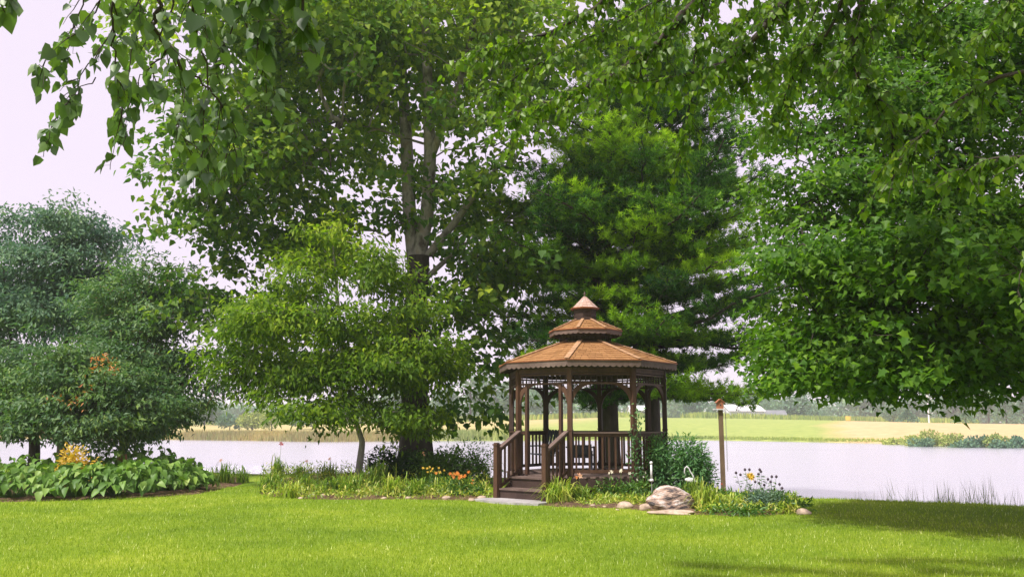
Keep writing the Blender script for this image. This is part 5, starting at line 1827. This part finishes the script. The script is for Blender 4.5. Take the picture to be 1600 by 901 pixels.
ch_ = thing('chain', 'thin hanging chain dangling beside the bird feeder post', 'chain', hk + UPV * .55)
ln0 = None
z_ = topz - .02; i = 0
mb = MB()
P0 = hk + UPV * z_
pts_ = [P0 + np.array([.008 * math.cos(t), 0, .016 * math.sin(t) - .012]) for t in np.linspace(0, 2 * math.pi, 9)]
mb.tube(pts_, .0028, 4, False)
ln0 = mb.build('link', M['chain'], ch_)
while z_ > .62:
    z_ -= .026; i += 1
    c_ = copy_obj(ln0, (0, 0, -.026 * i), ch_)

# ------------------------------------------------------------------ reeds at the right bank
def reed_clump(label, px, D, hpx_top, n, spread, seed, tone='reed'):
    rng = np.random.default_rng(seed)
    x = at(px, 700, D)[0]
    b = np.array([x, D, ground_z(x, D)])
    b[2] = max(b[2], LAKE_Z - .2)
    root = thing('reed_clump', label, 'reeds', b, 'reeds along the near bank')
    top = at(px, hpx_top, D)[2] - b[2]
    Vs, Ts, tn, c0 = [], [], [], 0
    for i in range(n):
        o0 = b + np.array([rng.normal(0, spread), rng.normal(0, .15), 0])
        h_ = top * rng.uniform(.5, 1.0); ln = rng.normal(0, .12, 2) * h_
        for kk in range(rng.integers(1, 4)):
            sb = h_ * rng.uniform(.25, .7) if kk else 0.0
            st = o0 + UPV * sb + np.array([ln[0], ln[1], 0]) * (sb / h_) ** 2
            en = o0 + np.array([ln[0], ln[1], h_]) if kk == 0 else st + np.array([rng.normal(0, .12), rng.normal(0, .05), h_ * rng.uniform(.15, .35)])
            mid = (st + en) / 2 + rng.normal(0, .01, 3)
            wv = .006 if kk == 0 else .005
            V = np.array([st - [wv, 0, 0], st + [wv, 0, 0], mid + [wv * .8, 0, 0], mid - [wv * .8, 0, 0], en])
            Vs.append(V); Ts.append(np.array([(0, 1, 2), (0, 2, 3), (3, 2, 4)]) + c0); c0 += 5; tn.append(np.full(5, rng.uniform()))
    mesh_obj('stems', np.concatenate(Vs), np.concatenate(Ts), M[tone], root, np.concatenate(tn), kind='stuff')


for i, (px, top, n, sp_, lab) in enumerate([
    (1352, 768, 10, .22, 'short sparse reeds at the left start of the near bank'), (1378, 758, 12, .16, 'reed tuft with thin bent stems on the near bank'), (1404, 746, 12, .12, 'pair of taller reeds left of centre on the near bank'),
    (1425, 760, 9, .14, 'few low reed stems between taller tufts'), (1470, 750, 26, .14, 'medium dense reed clump left of the tallest clump'), (1492, 752, 16, .1, 'upright reed stems just beside the medium dense clump'),
    (1530, 741, 34, .15, 'tallest dense reed clump on the near bank'), (1560, 762, 14, .14, 'low reeds right of the tallest clump'), (1590, 762, 12, .16, 'wispy reeds at the right picture edge'), (1330, 772, 6, .14, 'two or three stray reed stems nearest the flower bed')]):
    xx = at(px, 780, 17.6)[0]
    Dd = float(edge_y(np.array([xx]))[0]) + 1.1
    reed_clump(lab, px, Dd, top - 8, int(n * 3.0), sp_ * 1.3, 700 + i)
for i, (px, top, n, D, lab) in enumerate([(285, 716, 10, 30.0, 'thin weeds on the left bank right of the hostas'), (340, 712, 12, 29.5, 'thin weeds against the rippled water behind the tan daylilies'), (432, 712, 14, 27, 'thin upright weeds beside the red bloom'),
                                       (500, 726, 10, 27, 'low weeds on the bank behind the middle bed'), (535, 722, 8, 26.5, 'low weeds on the bank just left of the pale leaning trunk')]):
    reed_clump(lab, px, D, top, n, .35, 740 + i)

# ------------------------------------------------------------------ the far side
def far_tree(label, px, D, htop_py, wpx, seed, mat='farleaf', shape='round', group='trees beyond the pond', n=1500, base_py=None, name='broadleaf_tree', size=None):
    rng = np.random.default_rng(seed)
    x = at(px, 650, D)[0]
    b = np.array([x, D, far_z(x, D)])
    H = at(px, htop_py, D)[2] - b[2]
    W = wpx * D / F / 2
    root = thing(name, label, 'tree', b, group)
    mb = MB(); mb.tube([b - UPV * .1, b + UPV * H * .45, b + UPV * H * .8], [H * .022 + .05, H * .016 + .03, .03], 6); mb.build('trunk', M['bark_dark'], root)
    if shape == 'cone':
        t = rng.uniform(0, 1, n) ** .8
        a = rng.uniform(0, 6.28, n)
        r_ = W * (1 - t) * (.75 + .25 * np.abs(np.sin(t * 22))) * rng.uniform(.5, 1.05, n) + .05
        pos = b + np.stack([np.cos(a) * r_, np.sin(a) * r_, H * (.04 + .96 * t)], 1)
        out_ = np.stack([np.cos(a), np.sin(a), np.full(n, .1)], 1)
    else:
        nl = 11
        lob = np.stack([rng.uniform(-.62, .62, nl), rng.uniform(-.5, .5, nl), rng.uniform(.3, .82, nl)], 1)
        ch = rng.integers(0, nl, n); d = unit(rng.normal(size=(n, 3)))
        pos = b + (lob[ch] + d * (rng.uniform(0, 1, n) ** .35)[:, None] * np.array([.38, .38, .2])) * np.array([W, W, H])
        pos[:, 2] = np.maximum(pos[:, 2], b[2] + .05)
        out_ = d
    s_ = (size or max(.25, min(W, H) * .14)) * rng.uniform(.6, 1.3, n)
    V, T, tn = leaf_arrays('clump', pos, unit(out_ + rng.normal(0, .5, (n, 3))), unit(rng.normal(size=(n, 3)) + [0, 0, .6]), s_, rng.uniform(0, 1, n))
    mesh_obj('crown', V, T, M[mat], root, tn, kind='stuff')
    return root


ft = [
    (1243, 285, 606, 66, 'farleaf', 'round', 'rounded tree at the left end of the corn strip'), (1288, 330, 632, 22, 'farleaf', 'round', 'small slim tree standing in front of the corn'),
    (1395, 250, 632, 36, 'farleaf', 'round', 'dark tree left of the round conifer beyond the pond'), (1418, 190, 640, 40, 'farleaf', 'cone', 'squat dark conifer on the tan field'),
    (1508, 180, 644, 44, 'farleaf', 'cone', 'second squat conifer right of the utility pole'), (1430, 330, 612, 60, 'farleaf', 'round', 'hazy tree behind the squat dark conifer'), (1490, 340, 606, 70, 'farleaf', 'round', 'hazy tree right behind the utility pole'),
    (1572, 240, 612, 50, 'farleaf', 'cone', 'tall blue-green conifer near the right picture edge'), (1600, 245, 618, 50, 'farleaf', 'cone', 'conifer cut by the right picture edge'),
    (1165, 345, 606, 60, 'farleaf', 'round', 'tree rising behind the white barn roof'), (1205, 330, 618, 50, 'farleaf', 'round', 'tree shading the small house beside the barn'),
    (470, 170, 628, 60, 'farleaf', 'round', 'dark tree beyond the cattails left of the pale trunk'), (395, 165, 640, 60, 'farpale', 'round', 'pale green willow shrub behind the cattails'),
    (425, 160, 642, 40, 'farpale', 'round', 'yellowish willow shrub right of the pale green one'), (360, 170, 645, 44, 'farleaf', 'round', 'greyish shrub at the left behind the cattails'),
    (735, 260, 570, 70, 'farleaf', 'round', 'tall hazy tree seen between the sycamore and the gazebo'), (700, 270, 600, 50, 'farleaf', 'round', 'hazy tree just right of the sycamore trunk across the pond'), (780, 265, 596, 60, 'farleaf', 'round', 'hazy tree seen past the left gazebo post'),
    (850, 270, 600, 70, 'farleaf', 'round', 'hazy tree framed inside the gazebo'), (930, 275, 606, 70, 'farleaf', 'round', 'hazy tree beyond the gazebo arches'), (20, 220, 600, 90, 'farleaf', 'round', 'hazy tree at the left picture edge across the pond'),
    (120, 230, 606, 80, 'farleaf', 'round', 'hazy tree behind the stout left trunk across the pond'), (230, 230, 612, 90, 'farleaf', 'round', 'hazy tree across the pond behind the orange-brown trunk'), (320, 240, 618, 70, 'farleaf', 'round', 'hazy tree across the pond left of the cattails'),
    (560, 250, 610, 70, 'farleaf', 'round', 'hazy tree across the pond behind the leaning trunk'), (620, 260, 606, 70, 'farleaf', 'round', 'hazy tree across the pond behind the sycamore'),
    (1010, 290, 606, 70, 'farleaf', 'round', 'hazy tree right of the gazebo arches across the pond'), (1085, 300, 606, 60, 'farleaf', 'round', 'hazy tree left of the white barn'), (1355, 330, 610, 80, 'farleaf', 'round', 'hazy tree behind the middle of the corn strip'), (1545, 300, 606, 60, 'farleaf', 'round', 'hazy tree between the two right-hand conifers'),
]
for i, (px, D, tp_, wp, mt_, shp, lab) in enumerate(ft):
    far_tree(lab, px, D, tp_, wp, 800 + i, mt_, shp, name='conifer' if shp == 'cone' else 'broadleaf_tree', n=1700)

# shrubs along the far right shore
for i, (px, D, tp_, wp, mt_, lab) in enumerate([
    (1395, 104, 684, 40, 'farpale', 'pale low shrub at the left end of the far bank thicket'), (1425, 100, 678, 46, 'farpale', 'yellow-green shrub on the far bank below the squat conifer'), (1458, 97, 672, 48, 'farpale', 'bright yellow-green shrub highest in the far bank thicket'),
    (1490, 95, 676, 44, 'farpale', 'light shrub below the second squat conifer'), (1520, 93, 680, 40, 'farleaf', 'grey-green shrub in the far bank thicket'), (1550, 92, 678, 44, 'farpale', 'yellow-green shrub toward the right end of the far bank'),
    (1582, 91, 680, 44, 'farleaf', 'grey-green shrub at the right picture edge on the far bank'), (1438, 95, 685, 40, 'farleaf', 'dark low shrub at the waterline of the far bank'), (1500, 91.5, 687, 44, 'farleaf', 'dark waterline shrub under the light shrub'), (1560, 89.5, 688, 40, 'farleaf', 'dark waterline shrub near the right edge'), (1612, 90, 682, 40, 'farpale', 'pale shrub just inside the right picture edge')]):
    rt = far_tree(lab, px, D, tp_, wp, 850 + i, mt_, 'round', 'shrubs on the far bank at the right', 900, name='shrub', size=.28)
    rt['category'] = 'shrub'


def scatter_strip(name, x0, x1, yfun, n, h, w_, mat, seed, wid=.12, lean=.15):
    """upright blades: corn, cattails, rough bank grass"""
    rng = np.random.default_rng(seed)
    x = rng.uniform(x0, x1, n); y = yfun(x, rng.uniform(0, 1, n))
    z = far_h(x, y)
    z = np.maximum(z, LAKE_Z - .1)
    hh = h * rng.uniform(.5, 1.1, n)
    s = np.stack([np.full(n, wid / 2), rng.normal(0, wid / 2, n), np.zeros(n)], 1)
    P = np.stack([x, y, z], 1)
    tip = P + np.stack([rng.normal(0, lean, n) * hh, rng.normal(0, lean, n) * hh, hh], 1)
    V = np.stack([P - s, P + s, tip], 1).reshape(-1, 3)
    return mesh_obj(name, V, np.arange(3 * n).reshape(-1, 3), M[mat], None, np.repeat(rng.uniform(0, 1, n), 3), kind='stuff')


scatter_strip('cornfield', 58, 145, lambda x, u: 262 + 34 * u + (x - 58) * .06, 15000, 2.5, 1, 'corn', 901, .5)
scatter_strip('cornfield', -220, 40, lambda x, u: 255 + 26 * u, 12000, 1.8, 1, 'corn', 902, .6)
scatter_strip('bank_grass', -60, 100, lambda x, u: shore_y(x) + .2 + 1.4 * u * u, 16000, .35, 1, 'corn', 903, .08)
scatter_strip('cattails', -52, -14, lambda x, u: shore_y(x) - 1.2 + 7 * u, 9000, 1.15, 1, 'tanreed', 904, .10)
scatter_strip('cattails', -130, -50, lambda x, u: shore_y(x) - .5 + 5 * u, 7000, .8, 1, 'tanreed', 905, .12)
scatter_strip('bank_grass', -14, 6, lambda x, u: shore_y(x) - .3 + 4 * u, 5000, 1.3, 1, 'farpale', 906, .16)


# the distant wood that closes the view
def woods(name, y0, x0, x1, n, hmin, hmax, seed, size):
    rng = np.random.default_rng(seed)
    nt_ = int((x1 - x0) / 11)
    cx = np.linspace(x0, x1, nt_) + rng.normal(0, 3, nt_)
    hh = rng.uniform(hmin, hmax, nt_) * (1 + .2 * np.sin(cx * .017))
    ch = rng.integers(0, nt_, n)
    d = unit(rng.normal(size=(n, 3)))
    x = cx[ch] + d[:, 0] * 8; y = y0 + d[:, 1] * 7 + 6 * np.sin(cx[ch])
    zb = far_h(x, y)
    z = zb + hh[ch] * (.52 + d[:, 2] * .48)
    pos = np.stack([x, y, z], 1)
    V, T, tn = leaf_arrays('clump', pos, unit(rng.normal(size=(n, 3))), unit(rng.normal(size=(n, 3)) + [0, 0, .6]), size * rng.uniform(.6, 1.3, n), rng.uniform(0, 1, n))
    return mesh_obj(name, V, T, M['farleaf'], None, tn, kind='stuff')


woods('woods', 380, -420, 420, 36000, 7.5, 12.5, 911, 1.9)
woods('woods', 640, -700, 700, 16000, 11, 17, 912, 4.0)

# barn, house, pole, marker
def building(name, label, px, D, wm, dm, hw, hr, roof, seed, rz=0.0, windows=()):
    x = at(px, 650, D)[0]
    z = far_z(x, D)
    b = np.array([x, D, z - .1])
    t = thing(name, label, name.split('_')[-1] if name != 'barn' else 'barn', b)
    mb = MB(); mb.prism([b + [-wm / 2, -dm / 2, 0], b + [wm / 2, -dm / 2, 0], b + [wm / 2, -dm / 2, hw], b + [wm / 2 * 0 + 0, -dm / 2, hw] , b + [-wm / 2, -dm / 2, hw]], (0, dm, 0)); mb.build('wall', M['barn'], t)
    for s_ in (-1, 1):
        mb = MB()
        e = .35
        p = [b + [-wm / 2 - e, s_ * (dm / 2 + e), hw - .05], b + [wm / 2 + e, s_ * (dm / 2 + e), hw - .05], b + [wm / 2 + e, 0, hw + hr], b + [-wm / 2 - e, 0, hw + hr]]
        mb.prism(p, (0, 0, .12)); mb.build('roof', roof, t)
    for sx in (-1, 1):
        mb = MB(); mb.prism([b + [sx * wm / 2 * .998, -dm / 2 + .02, hw], b + [sx * wm / 2 * .998, dm / 2 - .02, hw], b + [sx * wm / 2 * .998, 0, hw + hr - .05]], (-sx * .12, 0, 0)); mb.build('gable', M['barn'], t)
    for (wx, wz, ww, wh, nm) in windows:
        mb = MB(); mb.box(b + [wx, -dm / 2 - .03, wz + wh / 2], ww, .08, wh); mb.build(nm, M['opening'] if nm != 'garage_door' else M['barnroof'], t)
    t.rotation_euler.z = rz
    return t


building('barn', 'long white sheet-metal barn with pale roof beyond the green slope', 1158, 275, 12, 8, 3.2, 2.0, M['barnroof'], 1, R(14), [(5.0, .1, 1.2, 2.2, 'door'), (-2.5, .1, 3.4, 2.7, 'garage_door')])
building('small_house', 'low white house with grey roof half hidden by trees right of the barn', 1203, 280, 9, 7, 2.3, 1.6, M['darkroof'], 2, R(-6), [(-2.6, 1.0, 1.2, 1.0, 'window'), (2.4, 1.0, 1.2, 1.0, 'window'), (0, .1, 1.0, 2.0, 'door')])
building('small_shed', 'pale shed glimpsed through the right side of the gazebo', 998, 270, 6, 5, 2.4, 1.4, M['barnroof'], 3, R(5), [(1, .1, 1.5, 1.9, 'door')])
x = at(1451, 650, 240)[0]
up_ = thing('utility_pole', 'thin pale utility pole among the hazy trees beyond the pond', 'pole', (x, 240, far_z(x, 240)))
b = np.array([x, 240, far_z(x, 240)])
mb = MB(); mb.tube([b, b + UPV * 10], [.2, .14], 8); mb.build('pole', M['barn'], up_)
mb = MB(); mb.box(b + UPV * 9.2, 2.2, .12, .14); mb.build('crossarm', M['barn'], up_)
x = at(1325, 650, 235)[0]
b = np.array([x, 235, far_z(x, 235)])
mk = thing('field_marker', 'small orange-yellow field marker in front of the corn strip', 'marker', b)
mb = MB(); mb.box(b + UPV * 1.1, 1.3, .12, 1.1); mb.build('board', M['petal_yellow'], mk)
for s_ in (-1, 1):
    mb = MB(); mb.box(b + [s_ * .5, .1, .8], .1, .1, 1.6); mb.build('leg', M['postwood'], mk)
# dead tree stubs in the far water at the cattails
st_ = np.random.default_rng(9)

# ------------------------------------------------------------------ the air
hz_m, hn, ho = new_mat('haze_air')
pv = hn.nodes.new('ShaderNodeVolumePrincipled')
pv.inputs['Color'].default_value = (.90, .94, 1.0, 1)
pv.inputs['Density'].default_value = .0006
pv.inputs['Anisotropy'].default_value = .2
hn.links.new(pv.outputs[0], ho.inputs['Volume'])
mb = MB(); mb.box((0, 700, 14), 2400, 1700, 36)
hb_ = mb.build('haze', hz_m, None, 'stuff')
print('objects', len(bpy.data.objects))
